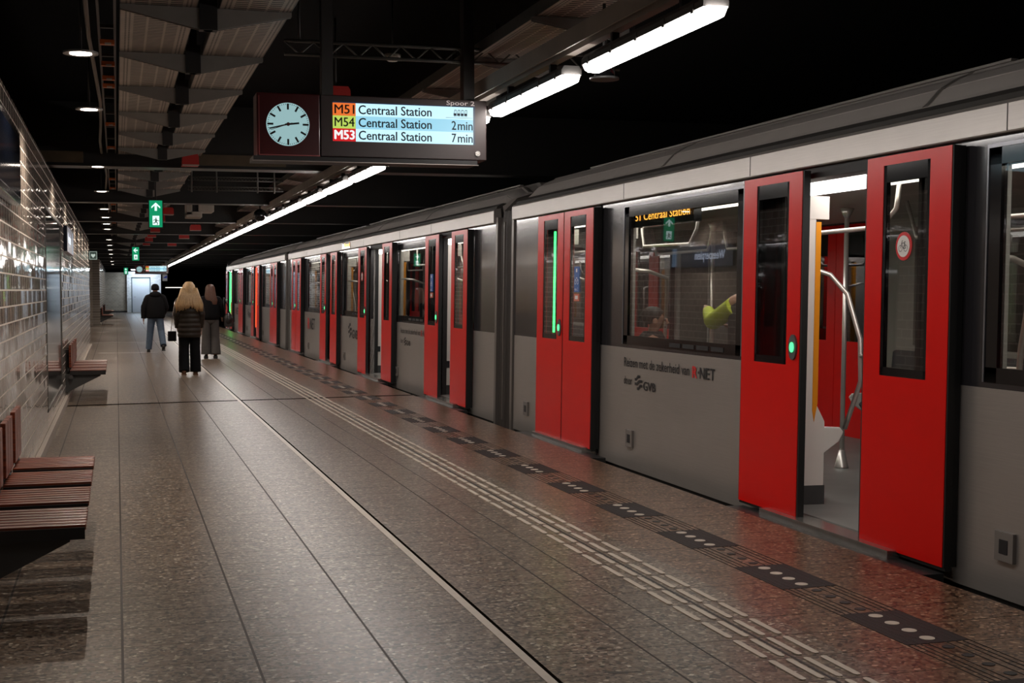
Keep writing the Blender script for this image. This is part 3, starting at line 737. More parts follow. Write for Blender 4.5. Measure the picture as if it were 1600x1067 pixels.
# destination displays
amber = emis('amber_led', (1, .42, .06), 4.5)
q = bm_new(); bx(q, XB + .03, XB + .10, 15.25, 16.55, 2.10, 2.24); o = obj('destination_display', q, gloss_black, car1)
q = bm_new(); text_bm(q, '51 Centraal Station', (XB + .028, 16.50, 2.158), (0, -1, 0), (0, 0, 1), width=1.18, height=.068, bold=.0, cap=.7); label_obj('amber_lettering', q, amber, o)
q = bm_new(); bx(q, .040, .052, 10.35, 11.25, 2.37, 2.49); o = obj('destination_display', q, gloss_black, car2)
q = bm_new(); text_bm(q, '51', (.039, 11.22, 2.40), (0, -1, 0), (0, 0, 1), width=.14, height=.07, bold=.02, mi=1, cap=.7)
text_bm(q, 'Centraal', (.039, 11.0, 2.40), (0, -1, 0), (0, 0, 1), width=.62, height=.075, bold=.03, cap=.7); label_obj('amber_lettering', q, [amber, emis('white_led', (1, 1, 1), 3)], o)
# cab front of the far car
q = bm_new(); prism(q, [(LEN, -.3), (LEN, 2.75), (LEN + .25, 2.5), (LEN + .5, 1.0), (LEN + .5, -.3)], XB, XB + W2, 0, 'X'); obj('cab_front', q, dark_panel, car3)

# ================================================================== PLATFORM THINGS
# benches: each bench = four slatted seats cantilevered from one rail
def make_bench(label, loc, n=4):
    t = thing('bench', label, 'bench', loc, 'slatted wall benches')
    q = bm_new(); tube(q, [(.075, -.05, .34), (.075, .74 * (n - 1) + .6, .34)], .028, 10); obj('support_rail', q, darkgrey, t)
    for k in range(n):
        y = .74 * k
        q = bm_new()
        for s in range(7): bx(q, .06, .545, y + s * .081, y + s * .081 + .055, .41, .438)
        o = obj('seat', q, wood, t, bevel=.004)
        q = bm_new(); bx(q, .10, .14, y, y + .54, .385, .405); bx(q, .44, .50, y, y + .54, .385, .405); bx(q, .065, .54, y - .012, y + .004, .368, .425); bx(q, .065, .54, y + .538, y + .552, .368, .425); obj('seat_batten', q, black, o)
        q = bm_new()
        for s in range(3): bx(q, .05 + .0 * s, .08, y + .01 + s * .18, y + .01 + s * .18 + .165, .47, .79)
        obj('backrest', q, wood, t, bevel=.004)
        q = bm_new(); bx(q, .0, .05, y + .22, y + .30, .43, .72); tube(q, [(.03, y + .12, .36), (.03, y + .12, .47)], .018, 8); tube(q, [(.07, y + .44, .36), (.05, y + .44, .47)], .018, 8); obj('back_bracket', q, black, t)
    for y in (.05, .74 * (n - 1) + .05):
        q = bm_new(); prism(q, [(0, .12), (0, .385), (.47, .385), (.47, .35), (.05, .14)], y - .01, y + .01); obj('wall_bracket', q, darkgrey, t)
    return t
make_bench('nearest slatted red-brown bench on the tiled wall at lower left', (-.70, 6.62, 0))
make_bench('slatted bench just past the dark glass panel on the left wall', (-.70, 19.55, 0))
make_bench('small far bench on the wall past the niche, nearer of the far two', (-.70, 62.4, 0))
make_bench('farthest tiny bench on the left wall close to the end wall', (-.70, 76.0, 0))
# glass panel and posters on the wall
t = thing('glass_panel', 'tall dark reflective glass panel set in the tiled wall before the second bench', 'glass panel', (-.70, 14.62, .28))
q = bm_new(); bx(q, -.03, -.004, .03, 3.90, .03, 2.12); obj('pane', q, mat('dark_mirror_glass', (.01, .012, .013), .03, 0, 1.0, coat=1.), t)
q = bm_new()
for r in ((0, .03, 0, 2.15), (3.90, 3.93, 0, 2.15), (0, 3.93, 0, .03), (0, 3.93, 2.12, 2.15)): bx(q, -.03, .006, *r)
obj('frame', q, galv, t)
t = thing('wall_screen', 'black framed screen high on the tiled wall at the left picture edge', 'screen', (-.70, 7.6, 1.98))
q = bm_new(); bx(q, 0, .07, 0, 2.28, .16, .66); obj('case', q, gloss_black, t, bevel=.008)
q = bm_new(); bx(q, .07, .074, .05, 2.23, .21, .61); obj('display', q, mat('dark_blue_display', (.004, .006, .012), .08), t)
def station_name(label, y):
    t = thing('station_name_sign', label, 'name sign', (-.70, y, 2.10), 'station name boards')
    q = bm_new(); bx(q, 0, .05, 0, 2.8, 0, .36); obj('board', q, mat('deep_blue_board', (.010, .018, .045), .3), t)
    q = bm_new(); text_bm(q, 'Weesperplein', (.0505, .30, .13), (0, 1, 0), (0, 0, 1), width=1.18, height=.15, cap=.7, bold=.02)
    label_obj('lettering', q, emis('sign_white', (.75, .85, 1), 1.6), t)
    q = bm_new(); bx(q, .05, .053, 2.25, 2.45, .02, .34); obj('metro_logo_plate', q, emis('logo_pale_blue', (.35, .55, .8), .5), t)
    return t
station_name('dark blue station name board with white lettering on the wall past the glass panel', 19.65)
# AED sign on the wall end
t = thing('aed_sign', 'square dark sign with a white heart hanging at the far end of the left wall', 'sign', (-.69, 37.4, 2.37))
q = bm_new(); bx(q, 0, .21, 0, .03, 0, .23); obj('plate', q, mat('dark_green_plate', (.03, .06, .045), .5, emit=(.2, .3, .25), es=.12), t)
q = bm_new()
pts = [(.105, .05), (.055, .105), (.05, .14), (.075, .16), (.105, .14), (.135, .16), (.16, .14), (.155, .105)]
poly_on(q, pts, (0, 0, 0), (1, 0, 0), (0, 0, 1), .003)
for r in ((.01, .2, .01, .018), (.01, .2, .212, .22), (.01, .018, .01, .22), (.192, .2, .01, .22)):
    poly_on(q, [(r[0], r[2]), (r[1], r[2]), (r[1], r[3]), (r[0], r[3])], (0, 0, 0), (1, 0, 0), (0, 0, 1), .003)
label_obj('symbol', q, emis('pale_symbol', (.8, .95, .85), .6), t)
q = bm_new(); bx(q, -.01, 0, 0, .03, .05, .2); obj('arm', q, black, t)
# exit signs --------------------------------------------------------
green = emis('exit_green_light', (.0, .42, .18), .75)
white_l = emis('exit_white_light', (.75, 1, .92), 1.3)
def runner(q, o, s, mi):
    poly = lambda pts: poly_on(q, [(p[0] * s, p[1] * s) for p in pts], o, (1, 0, 0), (0, 0, 1), .006, mi)
    k = [(.50 + .09 * math.cos(a * PI / 5), .87 + .09 * math.sin(a * PI / 5)) for a in range(10)]; poly(k)
    poly([(.40, .76), (.62, .74), (.58, .45), (.42, .42)]); poly([(.44, .74), (.22, .70), (.14, .54), (.21, .52), (.28, .63), (.44, .64)])
    poly([(.60, .72), (.74, .58), (.92, .60), (.92, .52), (.70, .50), (.56, .62)]); poly([(.50, .46), (.60, .44), (.76, .24), (.72, .02), (.62, .02), (.66, .22), (.48, .36)])
    poly([(.42, .48), (.54, .42), (.36, .20), (.10, .20), (.10, .28), (.30, .29)])
def exit_sign(label, x0, y, z0, w_, h_, arrow):
    t = thing('exit_sign', label, 'exit sign', (x0, y, z0), 'hanging green exit signs')
    q = bm_new(); bx(q, -.012, w_ + .012, .003, .06, -.012, h_ + .012); obj('case', q, rubber, t)
    q = bm_new(); bx(q, 0, w_, 0, .003, 0, h_); obj('panel', q, green, t)
    q = bm_new(); c = w_ / 2; O = (0, 0, 0)
    m_ = .34 * w_; zc = h_ * .76
    def P(pts): poly_on(q, pts, O, (1, 0, 0), (0, 0, 1), .003, 0)
    def rot(pts): return [(c + (p[0] if arrow == 'up' else -p[1]), zc + (p[1] if arrow == 'up' else p[0])) for p in pts]
    P(rot([(-.012 - .004, -.055), (.016, -.055), (.016, .04), (-.016, .04)]))
    P(rot([(0, .062), (-.060, .004), (-.060, -.022), (0, .034)])); P(rot([(0, .062), (0, .034), (.060, -.022), (.060, .004)]))
    P([(c - .046, .03), (c + .046, .03), (c + .046, .16), (c - .046, .16)])
    label_obj('arrow', q, white_l, t)
    q = bm_new(); runner(q, (c - .052, 0, .032), .105, 0); label_obj('running_figure', q, mat('dark_green_figure', (.0, .08, .04), .5), t)
    q = bm_new(); tube(q, [(c, .03, h_), (c, .03, 3.75 - z0)], .012, 8); obj('hanger', q, black, t)
exit_sign('nearest hanging green exit sign, white arrow pointing up', .459, 19.5, 2.44, .178, .375, 'up')
exit_sign('second green exit sign, white arrow pointing left', .429, 38.0, 2.366, .18, .365, 'left')
exit_sign('tiny farthest green exit sign beside the white service room', .385, 72.0, 2.38, .2, .335, 'left')

# departure signs with clocks ---------------------------------------
def departure_sign(label, x0, y, z0, full=True):
    """local origin: lower left of the sign face"""
    t = thing('departure_sign', label, 'departure sign', (x0, y, z0), 'departure boards with clocks')
    U, V = (1, 0, 0), (0, 0, 1)
    W, Hh = 1.565, .41
    q = bm_new(); bx(q, .0, .415, 0, .22, 0, Hh); obj('clock_case', q, maroon, t, bevel=.006)
    q = bm_new(); bx(q, .42, W, 0, .22, .0, Hh); obj('display_case', q, signcase, t, bevel=.006)
    q = bm_new(); bx(q, .015, .415, -.004, 0, -.001, .006); bx(q, .012, .018, -.004, 0, 0, Hh - .02); obj('trim_line', q, mat('maroon_highlight', (.35, .10, .10), .3, .5), t)
    q = bm_new(); bx(q, -.025, W - .07, -.01, .24, -.035, -.004); o = obj('bottom_rail', q, black, t)
    q = bm_new(); bx(q, -.03, W - .06, -.012, .0, -.037, -.033); obj('rail_edge', q, mat('rail_edge', (.35, .30, .28), .3, .6), o)
    # clock
    cx, cz, r = .203, .205, .1415
    q = bm_new(); disc(q, (cx, -.004, cz), r, 'Y', .008, 64); f = obj('clock_face', q, emis('clock_light', (.42, .68, .70), .75), t)
    q = bm_new()
    def radial(a, r0, r1, w_, dep=.010):
        s, c = math.sin(a), math.cos(a)
        poly_on(q, [(s * r0 - c * w_ / 2, c * r0 + s * w_ / 2), (s * r0 + c * w_ / 2, c * r0 - s * w_ / 2), (s * r1 + c * w_ / 2, c * r1 - s * w_ / 2), (s * r1 - c * w_ / 2, c * r1 + s * w_ / 2)], (cx, 0, cz), U, V, dep)
    for k in range(60):
        if k % 5 == 0: radial(k * PI / 30, r * .68, r * .96, .013)
        else: radial(k * PI / 30, r * .90, r * .96, .0035)
    label_obj('minute_marks', q, ink, f)
    q = bm_new(); radial(math.radians(83), -.02, r * .52, .012, .012); radial(math.radians(256), -.025, r * .90, .009, .014)
    label_obj('clock_hands', q, ink, f)
    q = bm_new(); radial(math.radians(251), -.03, r * .86, .0035, .016); disc(q, (cx, -.018, cz), .012, 'Y', .003, 16); label_obj('second_hand', q, mat('second_hand_red', (.12, .02, .02), .5), f)
    # lcd
    L0, L1, B0, B1 = .500, 1.475, .105, .360
    lcd = emis('lcd_pale_blue', (.58, .90, 1.0), 1.15); lcd2 = emis('lcd_mid_blue', (.33, .70, .88), 1.05)
    q = bm_new(); rows = 3; rh = (B1 - B0) / rows
    xs = L0 + .155
    for k in range(3):
        poly_on(q, [(xs, B0 + k * rh), (L1 - .006, B0 + k * rh), (L1 - .006, B0 + (k + 1) * rh), (xs, B0 + (k + 1) * rh)], (0, 0, 0), U, V, .002, 1 if k == 1 else 0)
        poly_on(q, [(L0, B0 + k * rh), (xs, B0 + k * rh), (xs, B0 + (k + 1) * rh), (L0, B0 + (k + 1) * rh)], (0, 0, 0), U, V, .002, (4, 3, 2)[k])
    poly_on(q, [(L1 - .006, B0), (L1 + .008, B0), (L1 + .008, B1 + .006), (L1 - .006, B1 + .006)], (0, 0, 0), U, V, .001, 5)
    poly_on(q, [(L0, B1), (L1, B1), (L1, B1 + .007), (L0, B1 + .007)], (0, 0, 0), U, V, .001, 5)
    o = label_obj('screen', q, [lcd, lcd2, emis('lcd_orange', (1.0, .20, .03), .9), emis('lcd_lime', (.62, .85, .14), .85), emis('lcd_red', (.75, .003, .008), .9), emis('lcd_edge_blue', (.0, .04, .12), .5)], t)
    q = bm_new(); ch = rh * .70
    for k, s in enumerate(('M53', 'M54', 'M51')):
        z = B0 + k * rh + rh * .17
        text_bm(q, s, (L0 + .013, 0, z), U, V, width=.132, height=ch, bold=.05 if k == 0 else .02, mi=1 if k == 0 else (2 if k == 1 else 3), depth=.004, cap=.70)
        text_bm(q, 'Centraal Station', (xs + .020, 0, z), U, V, width=.50, height=ch, depth=.004, cap=.70, bold=.022)
        if k < 2:
            text_bm(q, ('7', '2')[k], (L1 - .158, 0, z), U, V, width=.030, height=ch, depth=.004, cap=.70, bold=.02)
            text_bm(q, 'min', (L1 - .115, 0, z), U, V, width=.104, height=ch, depth=.004, cap=.70, bold=.02)
    # four little train pictograms
    for k in range(4):
        x = L1 - .145 + k * .025; z = B0 + 2 * rh + rh * .30
        poly_on(q, [(x, z), (x + .021, z), (x + .021, z + .016), (x, z + .016)], (0, 0, 0), U, V, .004)
        poly_on(q, [(x + .003, z + .016), (x + .006, z + .016), (x + .009, z + .036), (x + .021, z + .036), (x + .021, z + .040), (x + .006, z + .040)] , (0, 0, 0), U, V, .004)
        poly_on(q, [(x + .018, z + .016), (x + .021, z + .016), (x + .021, z + .036), (x + .018, z + .036)], (0, 0, 0), U, V, .004)
        for dx in (.004, .014): poly_on(q, [(x + dx, z - .006), (x + dx + .005, z - .006), (x + dx + .005, z - .001), (x + dx, z - .001)], (0, 0, 0), U, V, .004)
    poly_on(q, [(L1 - .2, B0 + 2 * rh + .010), (L1 - .01, B0 + 2 * rh + .010), (L1 - .01, B0 + 2 * rh + .012), (L1 - .2, B0 + 2 * rh + .012)], (0, 0, 0), U, V, .004)
    label_obj('screen_lettering', q, [navy_ink, emis('lcd_white_text', (1, 1, 1), 1.0), mat('dark_green_ink', (.01, .03, .0), .6), mat('dark_brown_ink', (.05, .01, .0), .6)], o)
    q = bm_new(); text_bm(q, 'Spoor 2', (1.478, 0, .372), U, V, width=.197, height=.030, depth=.003, align='R', cap=.70, bold=.01)
    label_obj('track_lettering', q, mat('grey_lettering', (.42, .37, .36), .5, emit=(.4, .35, .34), es=.6), t)
    q = bm_new(); disc(q, (1.50, -.004, .045), .018, 'Y', .008, 16); obj('lock', q, steel, t)
    # posts and frame
    for x in (.44, 1.42):
        q = bm_new(); bx(q, x, x + .075, .06, .16, Hh, 3.75 - z0); obj('post', q, mat('dark_post', (.045, .042, .04), .4, .4), t)
    return t
departure_sign('near hanging departure board with analogue clock, three lines to Centraal Station', .898, 8.9, 2.437)
departure_sign('small far departure board with clock hanging before the white service room', .875, 67.0, 2.36)
t = thing('ceiling_truss', 'dark metal lattice truss crossing behind the posts of the near departure board', 'truss', (1.1, 9.05, 3.13))
q = bm_new()
tube(q, [(0, 0, 0), (2.4, 0, 0)], .012, 8); tube(q, [(0, 0, .09), (2.4, 0, .09)], .012, 8)
for k in range(24): tube(q, [(k * .1, 0, 0 if k % 2 else .09), (k * .1 + .1, 0, .09 if k % 2 else 0)], .006, 6)
obj('lattice', q, galv, t)
q = bm_new(); tube(q, [(.1, 0, .09), (.1, 0, .62)], .008, 8); tube(q, [(2.3, 0, .09), (2.3, 0, .62)], .008, 8); obj('hanger', q, black, t)

# ================================================================== CEILING: lamps, trays, boxes
dif = emis('strip_lamp_diffuser', (1, .93, .88), LAMP)
def make_lamp():
    t = thing('strip_lamp', '', 'strip lamp')
    q = bm_new(); n = 1.64
    pts = [(-.062, .045), (-.062, .075), (-.045, .10), (.045, .10), (.062, .075), (.062, .045)]
    prism(q, pts, .02, n - .02)
    for y in (.12, .45, .80, 1.15, 1.5): bx(q, -.066, -.058, y, y + .03, .035, .075)
    obj('housing', q, mat('grey_lamp_housing', (.10, .095, .09), .5), t)
    q = bm_new()
    prism(q, [(-.058, .045), (-.052, .012), (-.03, 0), (.03, 0), (.052, .012), (.058, .045)], .05, n - .05)
    for s, y0, y1 in ((1, .05, 0), (-1, n - .05, n)):
        a = [q.verts.new((x, y0, z)) for x, z in ((-.058, .045), (-.052, .012), (-.03, 0), (.03, 0), (.052, .012), (.058, .045))]
        c = [q.verts.new((x * .8, y1, z)) for x, z in ((-.058, .045), (-.052, .035), (-.03, .03), (.03, .03), (.052, .035), (.058, .045))]
        for i in range(5): q.faces.new((a[i], a[i + 1], c[i + 1], c[i]))
        q.faces.new(c)
    obj('diffuser', q, dif, t)
    for y in (.35, 1.25): q = bm_new(); bx(q, -.02, .02, y, y + .03, .10, .16); obj('mount', q, black, t)
    return t
ords = ['first', 'second', 'third', 'fourth', 'fifth', 'sixth', 'seventh', 'eighth', 'ninth', 'tenth', 'eleventh', 'twelfth', 'thirteenth', 'fourteenth']
lp = make_lamp()
LY = [3.25 + 1.945 * k for k in range(38)]
for k, y in enumerate(LY):
    o = lp if k == 0 else copy_tree(lp)
    o.location = (2.55, y + .20 if k == 0 else y + .2, 2.745); o['group'] = 'lit strip lamps over the platform edge'
    if k == 0: o['label'] = 'nearest strip lamp, cut off by the top picture edge'
    elif k < 12: o['label'] = '%s strip lamp of the row over the platform edge, counted from the near end' % ords[k]
    else: o['label'] = 'distant strip lamp in the far stretch where the row merges into one line'
# perforated channel above the lamps
t = thing('lamp_rail', 'perforated dark channel carrying the row of strip lamps', 'rail', (2.55, 1, 2.905))
q = bm_new(); bx(q, -.03, .03, 0, 78, 0, .05); bx(q, -.10, -.09, 0, 78, .0, .10); obj('channel', q, M_tray, t)
q = bm_new(); k = .6
while k < 78: bx(q, -.02, .02, k, k + .03, .05, .14); k += 3.1
obj('rail_hanger', q, black, t)
def cable_tray(label, x0, x1, z, y0, y1):
    t = thing('cable_tray', label, 'cable tray', (x0, y0, z), 'perforated cable trays under the ceiling')
    w_ = x1 - x0; L_ = y1 - y0
    q = bm_new(); bx(q, 0, w_, 0, L_, 0, .004); obj('tray_bottom', q, M_tray, t)
    q = bm_new(); bx(q, -.004, 0, 0, L_, -.003, .075); bx(q, w_, w_ + .004, 0, L_, -.003, .075); obj('tray_lip', q, galv, t)
    q = bm_new()
    for i in range(5):
        xx_ = .04 + (w_ - .08) * i / 4; pts = [(xx_ + random.uniform(-.015, .015), L_ * k / 40, .022 + random.uniform(0, .01)) for k in range(41)]
        tube(q, pts, .014, 6)
    obj('cable', q, rubber, t)
    return t
ZT = 3.15
tl = cable_tray('leftmost wide perforated cable tray running along the ceiling', .045, .455, ZT, 2, 92)
tr = cable_tray('perforated cable tray right of the central hanger row', .585, .985, ZT, 2, 92)
tq = cable_tray('perforated cable tray above the row of strip lamps', 2.455, 2.95, 3.20, 2, 80)
arm_metal = mat('bracket_arm_metal', (.24, .23, .215), .5, .2, noise=.15)
def arm(q, x0, x1, deep, y, z):   # x0 = root, x1 = tip
    for s in (-.02, .02):
        prism(q, [(x0, z), (x1, z), (x1, z - .025), (x0, z - deep)], y + s - .003, y + s + .003)
    bx(q, min(x0, x1), max(x0, x1), y - .02, y + .02, z - .004, z)
t = thing('cable_tray_support', 'row of black posts with tapered arms carrying both left cable trays', 'cable tray support', (0, 0, 0))
k = 0; y = 7.80 - 1.56 * 3
while y < 62:
    q = bm_new(); bx(q, .495, .545, y - .03, y + .03, ZT - .13, 3.75); bx(q, .47, .57, y - .035, y + .035, ZT - .13, ZT + .06)
    o = obj('hanger_post', q, black, t)
    q = bm_new(); arm(q, .47, .04, .12, y, ZT - .006); arm(q, .57, .99, .12, y, ZT - .006); obj('tapered_arm', q, arm_metal, o)
    y += 1.56
t = thing('cable_tray_support', 'row of tapered arms carrying the cable tray above the strip lamps', 'cable tray support', (0, 0, 0))
y = 7.74 - 1.50 * 2
while y < 50:
    q = bm_new(); bx(q, 3.05, 3.09, y - .02, y + .02, 3.06, 3.75); o = obj('hanger_post', q, black, t)
    q = bm_new(); arm(q, 3.05, 2.43, .13, y, 3.194); obj('tapered_arm', q, arm_metal, o)
    y += 1.50
# ladder with orange clamps left of the trays
t = thing('cable_ladder', 'narrow cable ladder with orange clamps left of the wide tray', 'cable ladder', (-.11, 3, 3.16))
q = bm_new()
pts = [(-.02 + .02 * math.sin(k * 1.3), k * 1.5, .0 + .012 * math.sin(k * 2.1)) for k in range(50)]
tube(q, pts, .014, 8); obj('conduit', q, mat('brown_conduit', (.11, .085, .06), .5, noise=.2), t)
q = bm_new(); bx(q, .02, .035, 0, 75, 0, .04); bx(q, .115, .13, 0, 75, 0, .04)
for k in range(70): bx(q, .03, .12, .4 + k * 1.04, .43 + k * 1.04, .0, .02)
obj('ladder_frame', q, mat('ladder_frame', (.06, .05, .045), .5, .4), t)
for yy in (6.0, 6.85, 7.5, 7.9, 10.4, 12.6, 14.2, 15.1, 17, 18.8, 20.4, 22.9, 25, 27.3, 30):
    q = bm_new(); bx(q, .03, .12, yy, yy + .05, -.03, .0); bx(q, .06, .10, yy - .003, yy + .02, -.032, -.02, 1); obj('orange_clamp', q, [mat('orange_clamp_paint', (.45, .10, .02), .5), beige], t)
# downlights
def make_down():
    t = thing('downlight', '', 'downlight')
    q = bm_new(); seg = 32
    R1 = [q.verts.new((.105 * math.cos(2 * PI * k / seg), .105 * math.sin(2 * PI * k / seg), 0)) for k in range(seg)]
    R2 = [q.verts.new((.070 * math.cos(2 * PI * k / seg), .070 * math.sin(2 * PI * k / seg), 0.004)) for k in range(seg)]
    R3 = [q.verts.new((.105 * math.cos(2 * PI * k / seg), .105 * math.sin(2 * PI * k / seg), .012)) for k in range(seg)]
    for k in range(seg):
        j = (k + 1) % seg; q.faces.new((R1[k], R1[j], R2[j], R2[k])); q.faces.new((R1[k], R3[k], R3[j], R1[j]))
    q.faces.new(R3)
    obj('ring', q, mat('downlight_ring', (.25, .24, .23), .4, .4), t)
    q = bm_new(); disc(q, (0, 0, .002), .066, 'Z', .004, 28); obj('lens', q, emis('downlight_light', (1, .86, .74), DOWN), t)
    q = bm_new(); tube(q, [(0, 0, .012), (0, 0, .745)], .008, 6); obj('stem', q, black, t)
    ld = bpy.data.lights.new('downlight_bulb', 'SPOT'); ld.energy = SPOT; ld.color = (1, .84, .70); ld.shadow_soft_size = .016; ld.spot_size = math.radians(150); ld.spot_blend = .6
    lo = bpy.data.objects.new('bulb', ld); COL.objects.link(lo); lo.parent = t; lo.location = (0, 0, -.02)
    return t
dn = make_down()
DY = [8.65, 11.29, 16.46, 20.54, 24.96, 27.8, 30.5, 33.2, 36, 40, 45, 50, 56, 62, 70, 78, 86]
for k, y in enumerate(DY):
    o = dn if k == 0 else copy_tree(dn); o.location = (-.19, y, 3.0); o['group'] = 'round downlights along the left side'
    o['label'] = ('%s round downlight from the near end, left of the cable trays' % ords[k] if k < 5 else 'distant round downlight, one of the thin bright discs near the vanishing point')
# red boxes, beige casing, detectors
rb = [(.75, 15.9, 3.00, .19, .28, 'red box under the beam with tan lit patches, right of the wide cable trays'),
      (1.62, 10.75, 3.06, .22, .18, 'red box just above the near departure board, between its posts'),
      (.86, 26.0, 2.98, .20, .34, 'red box below the black beam, right of the near exit sign, topmost'),
      (.78, 28.3, 2.96, .20, .34, 'red box right of the near exit sign, second from the top'),
      (.80, 33.0, 2.94, .22, .34, 'red box low behind the exit sign, nearer of four stacked in view'),
      (.80, 36.2, 2.94, .22, .34, 'red box low behind the exit sign, second of four stacked in view'),
      (.80, 39.4, 2.94, .22, .34, 'red box low behind the exit sign, third of four stacked in view'),
      (.80, 42.8, 2.94, .22, .34, 'red box low behind the exit sign, last of four stacked in view'),
      (2.05, 30.0, 3.10, .24, .3, 'red box right of the beige casing under the dark ceiling'),
      (1.62, 31.0, 2.90, .24, .3, 'red box below and right of the beige casing'),
      (1.62, 36.5, 2.92, .26, .3, 'red box beside a pale round lamp in the far ceiling'),
      (1.52, 42.0, 2.90, .26, .3, 'farthest red box between the trays in the ceiling')]
for x, y, z, w_, d_, lb in rb:
    t = thing('red_box', lb, 'box', (x, y, z), 'red boxes under the ceiling')
    q = bm_new(); prism(q, [(0, 0), (w_, 0), (w_ * .98, .10), (w_ * .9, .13), (w_ * .1, .13), (w_ * .02, .10)], 0, d_); obj('casing', q, redbox, t)
    q = bm_new(); bx(q, .0, w_, -.004, .02, -.008, .004); obj('pale_edge', q, beige, t)
    q = bm_new(); tube(q, [(w_ / 2, d_ / 2, .11), (w_ / 2, d_ / 2, (3.145 if .5 < x < 1.0 else 3.75) - z)], .008, 6); obj('rod', q, black, t)
t = thing('ceiling_casing', 'large beige square casing hanging below the black beam', 'casing', (1.15, 23.2, 2.82))
q = bm_new(); bx(q, .20, .46, 0, .6, .06, .34); bx(q, 0.0, .10, 0, .5, .0, .34); bx(q, .0, .26, 0.0, .5, -.04, .06); obj('body', q, beige, t, bevel=.01)
q = bm_new(); bx(q, .10, .2, .1, .14, .06, .93); obj('bracket', q, black, t)
t = thing('smoke_detector', 'small pale detector under the ceiling right of the truss', 'detector', (2.02, 9.95, 3.27))
q = bm_new(); loft(q, [(0, 0, 0, .035, .035), (0, 0, .02, .06, .06), (0, 0, .05, .065, .065)], 16); obj('head', q, beige, t)
q = bm_new(); tube(q, [(0, 0, .05), (0, 0, .48)], .006, 6); obj('rod', q, black, t)
t = thing('cylinder_speaker', 'black cylindrical speaker hanging between the second and third strip lamps', 'speaker', (2.70, 7.22, 2.76))
q = bm_new(); loft(q, [(0, 0, 0, .06, .06), (0, 0, .13, .06, .06)], 20); obj('can', q, gloss_black, t)
q = bm_new(); loft(q, [(0, 0, -.012, .085, .085), (0, 0, 0, .085, .085)], 24); obj('flange', q, darkgrey, t)
q = bm_new(); tube(q, [(0, 0, .13), (0, 0, .42)], .01, 6); obj('stem', q, black, t)
t = thing('camera_dome', 'dark dome camera above the strip lamps beyond the black beam', 'camera', (2.36, 23.0, 2.74))
q = bm_new(); sphere(q, (0, 0, .08), .11); obj('dome', q, gloss_black, t)
q = bm_new(); tube(q, [(0, 0, .15), (0, 0, 1.0)], .012, 6); obj('stem', q, black, t)
t = thing('wire_basket_frame', 'horizontal wire basket frame crossing between the trays before the black beam', 'wire basket', (1.0, 19.6, 2.98))
q = bm_new()
for z in (0, .05, .14, .19): tube(q, [(0, 0, z), (1.35, 0, z)], .008, 6)
for k in range(28):
    for z in (0, .14): tube(q, [(k * .048, 0, z), (k * .048 + .024, 0, z + .05), (k * .048 + .048, 0, z)], .005, 5)
obj('basket', q, galv, t)
for x in (.05, .40, .98, 1.22): q = bm_new(); tube(q, [(x, 0, -.03), (x, 0, .76)], .012, 6); obj('vertical_post', q, galv, t)
t = thing('orange_cable', 'orange cable hanging loose between the two nearest strip lamps', 'cable', (2.55, 5.1, 2.89))
q = bm_new(); tube(q, [(-.02, -.2, .0), (-.02, -.02, -.02), (-.02, .12, -.045), (-.02, .22, -.05), (-.02, .32, -.04)], .006, 6); obj('sleeve', q, mat('orange_cable_sleeve', (.55, .14, .02), .5), t)
t = thing('tunnel_lamp', 'thin white horizontal light far away in the dark tunnel beyond the people', 'lamp', (3.55, 104, 1.72))
q = bm_new(); bx(q, 0, 1.75, 0, .05, 0, .06); obj('tube', q, emis('tunnel_light', (1, .95, .85), 1.6), t)
q = bm_new(); bx(q, 0, 1.75, .05, .1, 0, .06); bx(q, .85, .9, .05, .1, -2.85, 0); obj('back', q, black, t)
t = thing('small_white_sign', 'small blue and white sign hanging at the corner of the service room', 'sign', (3.02, 94, 2.18))
q = bm_new(); bx(q, 0, .32, 0, .02, 0, .42); obj('plate', q, mat('pale_sign_plate', (.5, .5, .5), .5, emit=(.5, .5, .5), es=.25), t)
q = bm_new(); poly_on(q, [(.02, .2), (.3, .2), (.3, .38)], (0, 0, 0), (1, 0, 0), (0, 0, 1), .002); label_obj('blue_mark', q, mat('sign_blue', (.03, .05, .35), .5, emit=(.05, .08, .5), es=.3), t)
q = bm_new(); tube(q, [(.16, .01, .42), (.16, .01, 1.57)], .01, 6); obj('hanger', q, black, t)
# assumed ceiling lamp, placed to brighten the white service room wall
t = thing('service_room_lamp', 'assumed ceiling lamp brightening the white service room wall', 'lamp', (1.0, YE - 1.3, 2.95))
q = bm_new(); bx(q, 0, 1.6, 0, .12, 0, .03); obj('tube', q, emis('cool_room_light', (.72, .87, 1), 130), t)
q = bm_new(); bx(q, 0, 1.6, -.02, .14, .03, .06); tube(q, [(.8, .06, .06), (.8, .06, .8)], .01, 6); obj('housing', q, black, t)

